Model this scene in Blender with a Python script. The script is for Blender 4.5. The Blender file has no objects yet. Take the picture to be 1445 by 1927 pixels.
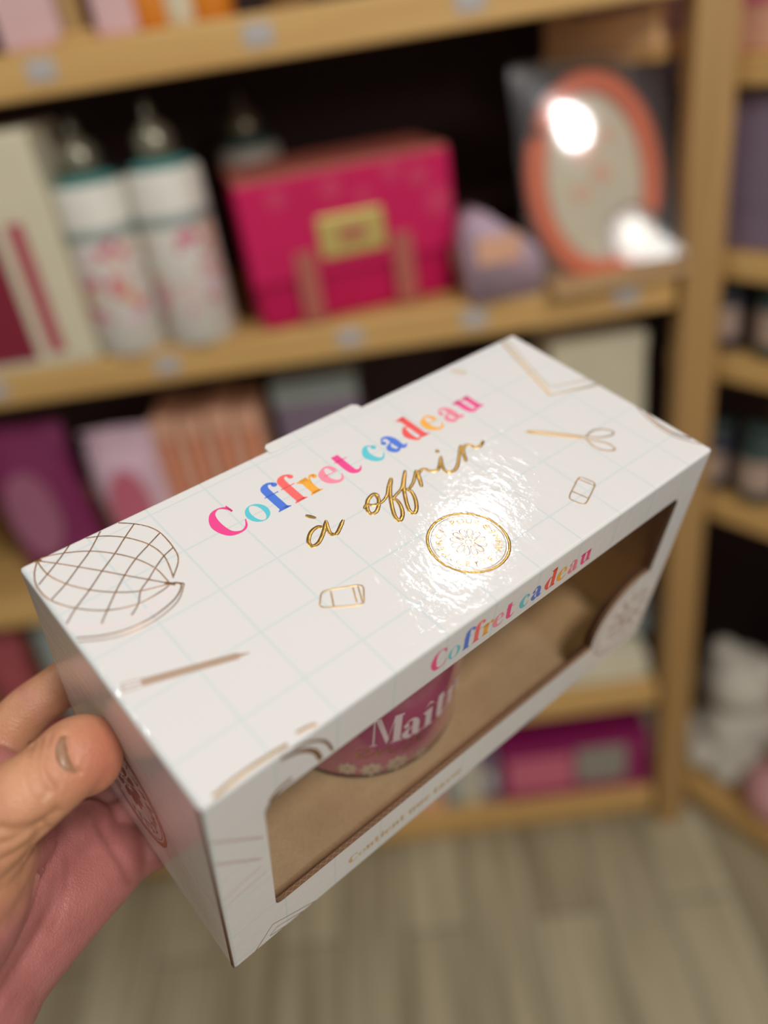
import bpy, bmesh, math, random
from mathutils import Matrix, Vector
random.seed(7)
S = bpy.context.scene
COL = S.collection

# ------------------------------------------------------------------ camera, world, lights, exposure
EYE = Vector((0.0, 0.0, 1.45))
CR = Vector((0.9892977, -0.0444573, -0.1389732))
CU = Vector((0.1419063, 0.5147678, 0.8455038))
CB = Vector((0.0339501, -0.8561762, 0.5155674))
CR.normalize(); CB = CR.cross(CU).normalized(); CU = CB.cross(CR)
cam_d = bpy.data.cameras.new('camera')
cam = bpy.data.objects.new('camera', cam_d); COL.objects.link(cam)
cam.matrix_world = Matrix(((CR.x, CU.x, CB.x, EYE.x), (CR.y, CU.y, CB.y, EYE.y), (CR.z, CU.z, CB.z, EYE.z), (0, 0, 0, 1)))
FPX = 1547.0
cam_d.sensor_fit = 'VERTICAL'; cam_d.sensor_height = 36.0; cam_d.sensor_width = 27.0
cam_d.lens = FPX * 36.0 / 1927.0
cam_d.clip_start = 0.02; cam_d.clip_end = 30
cam_d.dof.use_dof = True
cam_d.dof.focus_distance = 0.288
cam_d.dof.aperture_fstop = cam_d.lens / 10.4
S.camera = cam

W = bpy.data.worlds.new('shop_air'); S.world = W; W.use_nodes = True
W.node_tree.nodes['Background'].inputs[0].default_value = (1.0, 0.97, 0.95, 1)
W.node_tree.nodes['Background'].inputs[1].default_value = 0.24

def lamp(name, loc, power, r, col, aim=None):
    d = bpy.data.lights.new(name, 'AREA'); d.shape = 'DISK'; d.size = 2 * r; d.energy = power; d.color = col
    o = bpy.data.objects.new(name, d); COL.objects.link(o); o.location = loc
    if aim is not None:
        o.rotation_euler = (Vector(aim) - Vector(loc)).to_track_quat('-Z', 'Y').to_euler()
    return o
lamp('ceiling_or_fill_lamp', (0.484, 1.053, 2.5), 1.9, 0.05, (0.97, 0.99, 1.0), (0.05, 0.3, 1.2))
lamp('ceiling_or_fill_lamp', (0.65, -0.60, 2.55), 17.0, 0.125, (1.0, 0.965, 0.95), (0.0, 0.6, 1.1))
lamp('ceiling_or_fill_lamp', (1.60, -2.20, 2.20), 14.0, 0.30, (1.0, 0.95, 0.88), (0.0, 0.6, 0.8))  # added fill for the lower shelves, not one of the ceiling fixtures
lamp('ceiling_or_fill_lamp', (-0.60, 0.35, 2.6), 3.8, 0.08, (1.0, 0.97, 0.90), (-0.2, 1.0, 0.9))

S.view_settings.view_transform = 'Standard'; S.view_settings.look = 'None'
S.view_settings.exposure = 0.15; S.view_settings.gamma = 1.0
S.view_settings.use_curve_mapping = False
S.cycles.use_denoising = True

def at(u, v, Y):
    """point of the plane y = Y that a photograph pixel looks at"""
    d = CR * (u - 722.5) - CU * (v - 963.5) - CB * FPX
    return EYE + d * (Y / d.y)

# ------------------------------------------------------------------ helpers
def tag(o, label=None, cat=None, group=None, kind=None):
    if label: o['label'] = label
    if cat: o['category'] = cat
    if group: o['group'] = group
    if kind: o['kind'] = kind
    return o
def empty(name, loc=(0, 0, 0), rz=0.0, label=None, cat=None, group=None):
    o = bpy.data.objects.new(name, None); COL.objects.link(o); o.empty_display_size = .02
    o.location = loc; o.rotation_euler = (0, 0, rz)
    return tag(o, label, cat, group)
def obj(name, bm, mats, parent=None, smooth=False):
    bmesh.ops.recalc_face_normals(bm, faces=bm.faces) if smooth != 'keep' else None
    me = bpy.data.meshes.new(name); bm.to_mesh(me); bm.free()
    if not isinstance(mats, (list, tuple)): mats = [mats]
    for m in mats: me.materials.append(m)
    if smooth:
        for p in me.polygons: p.use_smooth = True
    o = bpy.data.objects.new(name, me); COL.objects.link(o)
    if parent: o.parent = parent
    return o
def box(x0, x1, y0, y1, z0, z1, bev=0.0, seg=2, bm=None, mi=0):
    b = bmesh.new()
    vs = [b.verts.new((x, y, z)) for x in (x0, x1) for y in (y0, y1) for z in (z0, z1)]
    for f in ((0, 1, 3, 2), (4, 6, 7, 5), (0, 4, 5, 1), (2, 3, 7, 6), (0, 2, 6, 4), (1, 5, 7, 3)):
        b.faces.new([vs[i] for i in f])
    if bev > 0: bmesh.ops.bevel(b, geom=list(b.edges), offset=bev, segments=seg, profile=.5, affect='EDGES')
    for f in b.faces: f.material_index = mi
    if bm is None: return b
    me = bpy.data.meshes.new('tmp'); b.to_mesh(me); b.free(); bm.from_mesh(me); bpy.data.meshes.remove(me)
    return bm
def lathe(prof, n=32, bm=None, cx=0, cy=0, cz=0):
    bm = bm or bmesh.new()
    rings = []
    for r, z in prof:
        if r < 1e-6: rings.append([bm.verts.new((cx, cy, cz + z))])
        else: rings.append([bm.verts.new((cx + r * math.cos(2 * math.pi * i / n), cy + r * math.sin(2 * math.pi * i / n), cz + z)) for i in range(n)])
    for a, b in zip(rings, rings[1:]):
        for i in range(n):
            j = (i + 1) % n
            q = [a[i % len(a)], a[j % len(a)], b[j % len(b)], b[i % len(b)]]
            q2 = []
            for v in q:
                if v not in q2: q2.append(v)
            if len(q2) > 2: bm.faces.new(q2)
    return bm
def tube(pts, r, n=8, bm=None, closed=False):
    bm = bm or bmesh.new(); pts = [Vector(p) for p in pts]; rings = []
    for i, p in enumerate(pts):
        a = pts[i - 1] if (i > 0 or closed) else pts[i]; c = pts[(i + 1) % len(pts)] if (i < len(pts) - 1 or closed) else pts[i]
        t = (c - a).normalized(); ref = Vector((0, 0, 1)) if abs(t.z) < .9 else Vector((1, 0, 0))
        s = t.cross(ref).normalized(); w = s.cross(t)
        rr = r[i] if isinstance(r, (list, tuple)) else r
        rings.append([bm.verts.new(p + s * rr * math.cos(2 * math.pi * k / n) + w * rr * math.sin(2 * math.pi * k / n)) for k in range(n)])
    m = len(rings)
    for i in range(m if closed else m - 1):
        a, b = rings[i], rings[(i + 1) % m]
        for k in range(n): bm.faces.new((a[k], a[(k + 1) % n], b[(k + 1) % n], b[k]))
    if not closed:
        bm.faces.new(rings[0]); bm.faces.new(rings[-1])
    return bm
def prism(pts, y0, y1, bm=None):
    """outline in x,z pushed from y0 to y1"""
    bm = bm or bmesh.new()
    a = [bm.verts.new((x, y0, z)) for x, z in pts]; b = [bm.verts.new((x, y1, z)) for x, z in pts]
    bm.faces.new(a); bm.faces.new(b[::-1]); n = len(pts)
    for i in range(n): bm.faces.new((a[i], b[i], b[(i + 1) % n], a[(i + 1) % n]))
    return bm

# ------------------------------------------------------------------ materials
def lin(c): return tuple(((v / 255) / 12.92 if v / 255 < .04045 else ((v / 255 + .055) / 1.055) ** 2.4) for v in c)
def nmat(name):
    m = bpy.data.materials.new(name); m.use_nodes = True; nt = m.node_tree
    return m, nt, nt.nodes['Principled BSDF']
def mat(name, rgb, rough=.5, metal=0.0, var=.08, scale=30.0, bump=0.0, bscale=200.0, coat=0.0, spec=.5):
    m, nt, p = nmat(name); N = nt.nodes; L = nt.links
    c = lin(rgb); tc = N.new('ShaderNodeTexCoord')
    no = N.new('ShaderNodeTexNoise'); no.inputs['Scale'].default_value = scale; no.inputs['Detail'].default_value = 4
    L.new(tc.outputs['Object'], no.inputs['Vector'])
    mx = N.new('ShaderNodeMix'); mx.data_type = 'RGBA'
    mx.inputs[6].default_value = tuple(min(1, v * (1 - var)) for v in c) + (1,); mx.inputs[7].default_value = tuple(min(1, v * (1 + var)) for v in c) + (1,)
    L.new(no.outputs['Fac'], mx.inputs[0]); L.new(mx.outputs[2], p.inputs['Base Color'])
    p.inputs['Roughness'].default_value = rough; p.inputs['Metallic'].default_value = metal
    p.inputs['Specular IOR Level'].default_value = spec; p.inputs['Coat Weight'].default_value = coat; p.inputs['Coat Roughness'].default_value = .1
    if bump > 0:
        n2 = N.new('ShaderNodeTexNoise'); n2.inputs['Scale'].default_value = bscale; n2.inputs['Detail'].default_value = 3
        L.new(tc.outputs['Object'], n2.inputs['Vector'])
        b = N.new('ShaderNodeBump'); b.inputs['Strength'].default_value = bump; b.inputs['Distance'].default_value = .001
        L.new(n2.outputs['Fac'], b.inputs['Height']); L.new(b.outputs['Normal'], p.inputs['Normal'])
    return m
def wood_mat(name, a, b, stretch=(1.5, 25, 25), rough=.5):
    m, nt, p = nmat(name); N = nt.nodes; L = nt.links
    tc = N.new('ShaderNodeTexCoord'); mp = N.new('ShaderNodeMapping'); mp.inputs['Scale'].default_value = stretch
    L.new(tc.outputs['Object'], mp.inputs['Vector'])
    no = N.new('ShaderNodeTexNoise'); no.inputs['Scale'].default_value = 2.0; no.inputs['Detail'].default_value = 6; no.inputs['Distortion'].default_value = 1.2
    L.new(mp.outputs['Vector'], no.inputs['Vector'])
    cr = N.new('ShaderNodeValToRGB'); cr.color_ramp.elements[0].position = .3; cr.color_ramp.elements[1].position = .7
    cr.color_ramp.elements[0].color = lin(a) + (1,); cr.color_ramp.elements[1].color = lin(b) + (1,)
    L.new(no.outputs['Fac'], cr.inputs['Fac']); L.new(cr.outputs['Color'], p.inputs['Base Color'])
    p.inputs['Roughness'].default_value = rough
    return m
M = {}
M['pine'] = wood_mat('pine_wood', (196, 152, 88), (214, 174, 108))
M['pine_up'] = wood_mat('pine_wood_upright', (166, 128, 76), (182, 144, 90), (25, 25, 1.5))
M['pine_lit'] = wood_mat('lit_pine_crate', (222, 176, 122), (240, 196, 142))  # pine lightened so the crate looks lit from nearby; light put into the colour
M['wall'] = mat('dark_brown_wall', (52, 30, 28), .8)
M['white'] = mat('white_card', (216, 212, 200), .55)
M['cream'] = mat('cream_card', (214, 206, 178), .6)
M['steel'] = mat('satin_grey_cap', (140, 136, 118), .28, .7)
M['teal'] = mat('teal_plastic', (70, 130, 125), .4)
M['grey'] = mat('grey_band', (150, 160, 155), .5)
M['magenta'] = mat('magenta_leather', (196, 16, 82), .6, bump=.3, bscale=500, spec=.3)
M['magenta_dark'] = mat('magenta_leather_flap', (205, 22, 88), .6, bump=.3, bscale=500, spec=.3)
M['rose'] = mat('rose_dot_print', (206, 50, 96), .6)
M['tan'] = mat('tan_strap_leather', (178, 96, 82), .6)
M['brass'] = mat('pale_brass', (210, 188, 110), .4, .4)
M['crimson'] = mat('crimson_card', (130, 24, 48), .6)
M['crimson_l'] = mat('faded_crimson_card', (176, 80, 88), .6)
M['orange'] = mat('orange_rim', (228, 104, 44), .5)
M['ovalin'] = mat('cream_plaque', (206, 198, 170), .5, var=.15, scale=25)
M['kraft'] = None
M['lilac'] = mat('lilac_fabric', (184, 158, 174), .7, var=.25, scale=60)
M['peach'] = mat('peach_card', (222, 170, 140), .6, var=.1)
M['peachstripe'] = mat('orange_stripe', (205, 110, 70), .6)
M['pinkbox'] = mat('pale_pink_card', (214, 176, 176), .6)
M['orangebox'] = mat('amber_card', (216, 130, 30), .5)
M['magbag'] = mat('dark_magenta_bag', (134, 40, 92), .6, var=.2, scale=15)
M['mauve'] = mat('mauve_print', (170, 104, 130), .6, var=.2, scale=30)
M['pinkwhite'] = mat('pink_white_fabric', (222, 190, 204), .7, var=.1)
M['pink'] = mat('pink_print', (206, 108, 128), .6, var=.1)
M['plush'] = mat('white_plush', (206, 200, 184), .95, bump=1.0, bscale=120)
M['red'] = mat('dusty_red_bag', (160, 72, 78), .7, var=.15)
M['tagm'] = mat('price_tag_paper', (184, 178, 174), .5)
M['dark'] = mat('dark_green_plastic', (48, 66, 62), .5)
M['navy'] = mat('navy_jar_glaze', (38, 38, 56), .35)
M['jarlabel'] = mat('beige_jar_label', (176, 152, 136), .6)
M['floral'] = mat('grey_floral_print', (150, 146, 132), .6, var=.35, scale=70)
M['greylilac'] = mat('grey_lilac_card', (128, 110, 128), .6)
M['woodring'] = mat('walnut_disc', (120, 84, 50), .5)

def kraft_mat():
    m, nt, p = nmat('kraft_board'); N = nt.nodes; L = nt.links; tc = N.new('ShaderNodeTexCoord')
    a = N.new('ShaderNodeTexNoise'); a.inputs['Scale'].default_value = 70; a.inputs['Detail'].default_value = 5
    b = N.new('ShaderNodeTexNoise'); b.inputs['Scale'].default_value = 1500; b.inputs['Detail'].default_value = 2
    L.new(tc.outputs['Object'], a.inputs['Vector']); L.new(tc.outputs['Object'], b.inputs['Vector'])
    ra = N.new('ShaderNodeValToRGB'); ra.color_ramp.elements[0].color = lin((176, 140, 98)) + (1,); ra.color_ramp.elements[1].color = lin((204, 170, 126)) + (1,)
    rb = N.new('ShaderNodeValToRGB'); rb.color_ramp.elements[0].position = .25; rb.color_ramp.elements[0].color = (.75, .72, .68, 1); rb.color_ramp.elements[1].position = .5; rb.color_ramp.elements[1].color = (1, 1, 1, 1)
    mx = N.new('ShaderNodeMix'); mx.data_type = 'RGBA'; mx.blend_type = 'MULTIPLY'; mx.inputs[0].default_value = 1
    L.new(a.outputs['Fac'], ra.inputs['Fac']); L.new(b.outputs['Fac'], rb.inputs['Fac'])
    L.new(ra.outputs['Color'], mx.inputs[6]); L.new(rb.outputs['Color'], mx.inputs[7]); L.new(mx.outputs[2], p.inputs['Base Color'])
    p.inputs['Roughness'].default_value = .65
    return m
M['kraft'] = kraft_mat()
M['kraftedge'] = mat('cut_kraft_edge', (112, 82, 58), .9)

def print_mat():
    """glossy white printed board with faint squared paper lines (box coordinates, metres)"""
    m, nt, p = nmat('glossy_white_printed_board'); N = nt.nodes; L = nt.links
    tc = N.new('ShaderNodeTexCoord'); sp = N.new('ShaderNodeSeparateXYZ'); L.new(tc.outputs['Object'], sp.inputs[0])
    sn = N.new('ShaderNodeSeparateXYZ'); L.new(tc.outputs['Normal'], sn.inputs[0])
    def mth(op, a, b=None, c=None):
        n = N.new('ShaderNodeMath'); n.operation = op
        for i, v in enumerate((a, b, c)):
            if v is None: continue
            if isinstance(v, (int, float)): n.inputs[i].default_value = v
            else: L.new(v, n.inputs[i])
        return n.outputs[0]
    masks = []
    for ax, off in ((0, .0010), (1, -.0066), (2, -.0010)):
        t = mth('DIVIDE', mth('SUBTRACT', sp.outputs[ax], off), .0222)
        d = mth('MULTIPLY', mth('ABSOLUTE', mth('SUBTRACT', mth('FRACT', mth('ADD', t, .5)), .5)), .0222)
        mr = N.new('ShaderNodeMapRange'); mr.inputs[1].default_value = .00022; mr.inputs[2].default_value = .00055; mr.inputs[3].default_value = 1; mr.inputs[4].default_value = 0
        L.new(d, mr.inputs[0])
        masks.append(mth('MULTIPLY', mr.outputs[0], mth('LESS_THAN', mth('ABSOLUTE', sn.outputs[ax]), .5)))
    k = mth('MAXIMUM', mth('MAXIMUM', masks[0], masks[1]), masks[2])
    mx = N.new('ShaderNodeMix'); mx.data_type = 'RGBA'
    mx.inputs[6].default_value = lin((222, 219, 215)) + (1,); mx.inputs[7].default_value = lin((188, 208, 206)) + (1,)
    L.new(mth('MULTIPLY', k, .5), mx.inputs[0]); L.new(mx.outputs[2], p.inputs['Base Color'])
    p.inputs['Roughness'].default_value = .6; p.inputs['Specular IOR Level'].default_value = .1
    p.inputs['Coat Weight'].default_value = 1.0; p.inputs['Coat Roughness'].default_value = .075
    mp = N.new('ShaderNodeMapping'); mp.inputs['Scale'].default_value = (1, .45, 1); mp.inputs['Rotation'].default_value = (0, 0, .25)
    L.new(tc.outputs['Object'], mp.inputs['Vector'])
    n1 = N.new('ShaderNodeTexNoise'); n1.inputs['Scale'].default_value = 900; n1.inputs['Detail'].default_value = 3
    n2 = N.new('ShaderNodeTexNoise'); n2.inputs['Scale'].default_value = 220; n2.inputs['Detail'].default_value = 2
    L.new(mp.outputs['Vector'], n1.inputs['Vector']); L.new(mp.outputs['Vector'], n2.inputs['Vector'])
    h = mth('ADD', mth('MULTIPLY', n1.outputs['Fac'], .35), mth('MULTIPLY', n2.outputs['Fac'], 1.0))
    b = N.new('ShaderNodeBump'); b.inputs['Strength'].default_value = 1.0; b.inputs['Distance'].default_value = .00017
    L.new(h, b.inputs['Height']); L.new(b.outputs['Normal'], p.inputs['Coat Normal'])
    b2 = N.new('ShaderNodeBump'); b2.inputs['Strength'].default_value = .5; b2.inputs['Distance'].default_value = .0001
    L.new(h, b2.inputs['Height']); L.new(b2.outputs['Normal'], p.inputs['Normal'])
    return m
M['print'] = print_mat()
def foil_mat(name, rgb, rough):
    m = mat(name, rgb, rough, 1.0, var=.10, scale=900, bump=.5, bscale=1800)
    for n in m.node_tree.nodes:
        if n.type == 'BUMP': n.inputs['Distance'].default_value = .0002
    return m
M['foil'] = foil_mat('gold_foil', (222, 176, 96), .28)
M['foilc'] = foil_mat('copper_gold_foil', (190, 148, 112), .3)
M['tint'] = mat('pale_pink_tint', (226, 216, 214), .4)
M['goldink'] = mat('gold_ink', (196, 164, 104), .35, .0)
INK = {}
for k, c in dict(pink=(240, 66, 140), turq=(92, 200, 212), blue=(72, 118, 216), coral=(252, 104, 100), amber=(246, 172, 48), rose=(246, 140, 160), red=(240, 78, 74), lrose=(240, 128, 150)).items():
    INK[k] = mat('ink_' + k, c, .35, coat=.8, var=.0)
def film_mat(name, tint=(1, 1, 1), bumpd=.0, rough=.02, haze=0.0):
    m = bpy.data.materials.new(name); m.use_nodes = True; nt = m.node_tree; N = nt.nodes; L = nt.links
    N.remove(N['Principled BSDF']); out = N['Material Output']
    t = N.new('ShaderNodeBsdfTransparent'); t.inputs[0].default_value = (*tint, 1); g = N.new('ShaderNodeBsdfGlossy'); g.inputs['Roughness'].default_value = rough
    ge = N.new('ShaderNodeNewGeometry'); dt = N.new('ShaderNodeVectorMath'); dt.operation = 'DOT_PRODUCT'
    L.new(ge.outputs['Normal'], dt.inputs[0]); L.new(ge.outputs['Incoming'], dt.inputs[1])
    def mth(op, a, b):
        n = N.new('ShaderNodeMath'); n.operation = op
        for i, v in enumerate((a, b)):
            if isinstance(v, (int, float)): n.inputs[i].default_value = v
            elif v is not None: L.new(v, n.inputs[i])
        return n
    f = mth('ADD', mth('MULTIPLY', mth('POWER', mth('SUBTRACT', 1.0, mth('ABSOLUTE', dt.outputs['Value'], None).outputs[0]).outputs[0], 5.0).outputs[0], .88).outputs[0], .075)
    tc = N.new('ShaderNodeTexCoord'); n = N.new('ShaderNodeTexNoise'); n.inputs['Scale'].default_value = 25; L.new(tc.outputs['Object'], n.inputs['Vector'])
    b = N.new('ShaderNodeBump'); b.inputs['Distance'].default_value = bumpd; L.new(n.outputs['Fac'], b.inputs['Height'])
    L.new(b.outputs['Normal'], g.inputs['Normal'])
    mx = N.new('ShaderNodeMixShader'); L.new(f.outputs[0], mx.inputs[0]); L.new(t.outputs[0], mx.inputs[1]); L.new(g.outputs[0], mx.inputs[2])
    if haze > 0:
        df = N.new('ShaderNodeBsdfDiffuse'); df.inputs[0].default_value = (.8, .78, .76, 1); m2 = N.new('ShaderNodeMixShader'); m2.inputs[0].default_value = haze
        L.new(mx.outputs[0], m2.inputs[1]); L.new(df.outputs[0], m2.inputs[2]); L.new(m2.outputs[0], out.inputs[0])
    else: L.new(mx.outputs[0], out.inputs[0])
    return m
M['film'] = film_mat('clear_window_film', bumpd=.0008)
M['packfilm'] = film_mat('clear_cellophane', (.96, .95, .94), bumpd=.0002, rough=.09, haze=.05)

def floor_mat():
    m, nt, p = nmat('vinyl_plank_floor'); N = nt.nodes; L = nt.links
    tc = N.new('ShaderNodeTexCoord'); mp = N.new('ShaderNodeMapping'); mp.inputs['Rotation'].default_value = (0, 0, math.pi / 2)
    L.new(tc.outputs['Object'], mp.inputs['Vector'])
    br = N.new('ShaderNodeTexBrick'); br.inputs['Scale'].default_value = 1; br.inputs['Brick Width'].default_value = .9; br.inputs['Row Height'].default_value = .12; br.inputs['Mortar Size'].default_value = .0015
    br.inputs['Color1'].default_value = lin((206, 196, 164)) + (1,); br.inputs['Color2'].default_value = lin((172, 160, 130)) + (1,); br.inputs['Mortar'].default_value = lin((80, 72, 58)) + (1,)
    L.new(mp.outputs['Vector'], br.inputs['Vector'])
    m2 = N.new('ShaderNodeMapping'); m2.inputs['Scale'].default_value = (22, 1.6, 1); L.new(tc.outputs['Object'], m2.inputs['Vector'])
    no = N.new('ShaderNodeTexNoise'); no.inputs['Scale'].default_value = 1.4; no.inputs['Detail'].default_value = 5; L.new(m2.outputs['Vector'], no.inputs['Vector'])
    cr = N.new('ShaderNodeValToRGB'); cr.color_ramp.elements[0].position = .35; cr.color_ramp.elements[0].color = (.62, .6, .56, 1); cr.color_ramp.elements[1].position = .65; cr.color_ramp.elements[1].color = (1, 1, 1, 1)
    L.new(no.outputs['Fac'], cr.inputs['Fac'])
    mx = N.new('ShaderNodeMix'); mx.data_type = 'RGBA'; mx.blend_type = 'MULTIPLY'; mx.inputs[0].default_value = 1
    L.new(br.outputs['Color'], mx.inputs[6]); L.new(cr.outputs['Color'], mx.inputs[7]); L.new(mx.outputs[2], p.inputs['Base Color'])
    p.inputs['Roughness'].default_value = .5
    return m
M['floor'] = floor_mat()

# ------------------------------------------------------------------ the setting
tag(obj('floor', box(-3, 3, -2.5, 3, -.05, 0), M['floor']), kind='structure')
tag(obj('wall_back', box(-3, 3, 1.50, 1.60, 0, 2.8), M['wall']), kind='structure')
UX, UY = .6, -.8                                    # run of the right-hand unit
w = obj('wall_right', box(0, 3.0, .40, .50, 0, 2.8), M['wall']); w.location = (.47, 1.09, 0); w.rotation_euler = (0, 0, math.atan2(UY, UX)); tag(w, kind='structure')

FY = 1.067
LV = [('lowest', .095), ('low', .372), ('middle', .738), ('upper', 1.107), ('eye', 1.468)]
TH = .048
un = empty('shelving_unit', (-.5, FY, 0), 0, 'long pine shelving unit with open shelves holding pink gifts', 'shelving')
def ch(bm): bmesh.ops.translate(bm, vec=(.5, -FY, 0), verts=bm.verts); return bm
for _, z in LV + [('top', 1.86)]:
    obj('shelf', ch(box(-1.45, .388, FY, 1.47, z - TH, z, .004)), M['pine'], un)
for x in (-1.49,):
    obj('upright', ch(box(x, x + .04, FY, 1.47, 0, 1.9, .004)), M['pine_up'], un)
obj('upright', ch(box(.3945, .447, 1.060, 1.100, 0, 1.95, .004)), M['pine_up'], un)
obj('upright', ch(box(.3945, .43, 1.41, 1.47, 0, 1.95, .004)), M['pine_up'], un)
obj('plinth', ch(box(-1.45, .388, FY + .03, FY + .05, 0, .052, .002)), M['pine'], un)
obj('back_panel', ch(box(-1.45, .388, 1.471, 1.482, .05, 1.9)), M['wall'], un)

ur = empty('shelving_unit', (.462, 1.075, 0), math.atan2(UY, UX), 'angled pine shelving unit to the right of the post, holding jars', 'shelving')
for z in (.095, .740, .972, 1.117, 1.348, 1.86):
    obj('shelf', box(-.09, .95, .0, .36, z - .034, z, .004), M['pine'], ur)
obj('upright', box(.952, .99, 0, .36, 0, 1.9, .004), M['pine_up'], ur)
obj('plinth', box(-.09, .95, .03, .05, 0, .06, .002), M['pine'], ur)
def R(s, d, z):                                      # point of the angled unit: s along the run, d into the shelf
    a = math.atan2(UY, UX); return (.462 + s * math.cos(a) - d * math.sin(a), 1.075 + s * math.sin(a) + d * math.cos(a), z)

# ------------------------------------------------------------------ price tags
TG = [((80, 140), 'price tag below the pale pink boxes on the eye-level shelf edge'), ((485, 65), 'price tag right of the amber jars on the eye-level shelf edge'),
      ((885, 8), 'price tag at the top of the frame, farthest right on the eye-level shelf edge'), ((325, 722), 'price tag below the left white bottle on the shelf edge'),
      ((663, 660), 'price tag below the pink satchel on the shelf edge'), ((12, 785), 'price tag at far left of the satchel shelf edge'),
      ((1178, 562), 'price tag below the orange oval plaque on the shelf edge'), ((893, 607), 'price tag below the lilac floral packet on the shelf edge')]
t0 = None
for (u, v), lab in TG:
    p = at(u, v, FY)
    b = box(-.015, .015, -.0025, -.0003, -.010, .010, .0008)
    o = obj('price_tag', b, M['tagm']); o.location = (p.x, FY, 1.447 if p.z > 1.3 else 1.086)
    tag(o, lab, 'price tag', 'price tags on the shelf edges')
    obj('plastic_holder', box(-.017, .017, -.0005, .0, -.012, .012), M['tagm'], o)

# ------------------------------------------------------------------ goods
def carton(name, label, cat, u0, u1, Y, depth, z0, h, m, rz=0.0, bev=.004, group=None):
    """a box with its front left/right edges at two photograph columns (row of its middle) and real size"""
    zc = z0 + h / 2
    v = 400
    def col(u):
        lo, hi = -400, 2300
        for _ in range(40):
            mid = (lo + hi) / 2
            if at(u, mid, Y).z > zc: lo = mid
            else: hi = mid
        return at(u, lo, Y).x
    x0, x1 = col(u0), col(u1)
    e = empty(name, ((x0 + x1) / 2, Y + depth / 2, z0), rz, label, cat, group)
    w = (x1 - x0) / 2
    e['w'] = w
    obj('body', box(-w, w, -depth / 2, depth / 2, 0, h, bev), m, e)
    return e, w
def plate(e, name, m, x0, x1, y, z0, z1, t=.0012, bev=.0005):
    return obj(name, box(x0, x1, y - t, y, z0, z1, bev), m, e)

ZE, ZU, ZM, ZL, ZB = 1.468, 1.107, .738, .372, .095
# eye-level shelf
for i, (u0, u1, lab, hh) in enumerate(((-30, 112, 'pale pink box at far left of the eye-level shelf', .12), (158, 238, 'smaller pale pink box right of the pine stand on the eye-level shelf', .10))):
    e, w = carton('gift_carton', lab, 'box', u0, u1, 1.09, .12, ZE, hh, M['pinkbox'])
    obj('lid', box(-w - .001, w + .001, -.061, .061, hh - .03, hh + .002, .002), M['pinkbox'], e)
e = empty('display_stand', (at(132, 40, 1.085).x + .004, 1.085, ZE), 0, 'pine display stand between the two pale pink boxes', 'stand')
obj('post', box(-.011, .011, -.01, .01, .010, .17, .002), M['pine_up'], e); obj('foot', box(-.02, .02, -.014, .05, 0, .0105, .002), M['pine'], e)
for u, m, lab, r in ((285, 'orangebox', 'amber jar nearest the pale pink boxes, cream jar to its right', .026), (342, 'cream', 'cream jar between two amber jars on the eye-level shelf', .024), (398, 'orangebox', 'amber jar right of the cream jar on the eye-level shelf', .026), (545, 'woodring', 'brown jar standing alone on the eye-level shelf', .024)):
    p = at(u, 15, 1.12)
    e = empty('jar', (p.x, 1.12, ZE), 0, lab, 'jar', 'jars on the eye-level shelf')
    obj('glass_body', lathe([(0, 0), (r * .9, 0), (r, .004), (r, .06), (r * .8, .07), (r * .8, .078), (0, .078)]), M[m], e, True)
    obj('lid', lathe([(0, .0785), (r * .86, .0785), (r * .86, .095), (r * .8, .098), (0, .098)]), M['brass'], e, True)

# tall white box with crimson spine
e, w = carton('tall_carton', 'tall white carton with a crimson stripe at the left end of the satchel shelf', 'box', -150, 122, 1.068, .12, ZU, .285, M['cream'])
plate(e, 'crimson_stripe', M['crimson_l'], w - .062, w - .040, -.06, .018, .185)
plate(e, 'crimson_panel', M['crimson'], -w + .012, w - .078, -.06, .012, .19)
# insulated bottles
def bottle(lab, u, Y, s=1.0, dots=True):
    x = at(u, 640, Y).x if Y < 1.2 else at(u, 290, Y).x
    e = empty('water_bottle', (x, Y, ZU), 0, lab, 'bottle', 'white bottles on the satchel shelf'); e.scale = (s, s, s)
    r = .046
    obj('bottle_body', lathe([(0, 0), (r * .93, 0), (r, .004), (r, .208), (r * .9, .214), (0, .214)], 40), M['white'], e, True)
    obj('teal_collar', lathe([(0, .2142), (r * .88, .2142), (r * .80, .220), (r * .5, .224), (0, .224)], 40), M['teal'], e, True)
    obj('grey_band', lathe([(r + .0002, .150), (r + .0008, .151), (r + .0008, .164), (r + .0002, .165)], 40), M['grey'], e, True)
    k = obj('steel_cap', lathe([(0, .2245), (.021, .2245), (.024, .229), (.024, .248), (.018, .258), (.010, .262), (.010, .266), (0, .268)], 32), M['steel'], e, True)
    ring = [(.0, .012 * math.cos(a), .272 + .012 * math.sin(a)) for a in [math.radians(-20 + 22 * i) for i in range(11)]]
    obj('carry_loop', tube(ring, .003, 8), M['steel'], e, True)
    bm = bmesh.new()
    for i in range(46):
        a = math.radians(random.uniform(-160, -20)); z = random.uniform(.045, .145); q = random.uniform(.004, .009)
        c = Vector((math.cos(a), math.sin(a), 0)); t = Vector((-math.sin(a), math.cos(a), 0))
        vs = [bm.verts.new(c * (r + .0006) + t * q * math.cos(b) - c * (q * math.cos(b)) ** 2 / (2 * r) + Vector((0, 0, z + q * math.sin(b)))) for b in [2 * math.pi * j / 8 for j in range(8)]]
        f = bm.faces.new(vs); f.material_index = i % 3
    obj('flower_print', bm, [M['pink'], M['peach'], M['pinkwhite']], e)
    return e
bottle('white water bottle with teal collar nearest the tall white carton', 256, 1.105)
bottle('white water bottle with teal collar touching the pink satchel', 388, 1.105, 1.02)
bottle('white water bottle half hidden behind the pink satchel', 470, 1.30, .96)

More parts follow.
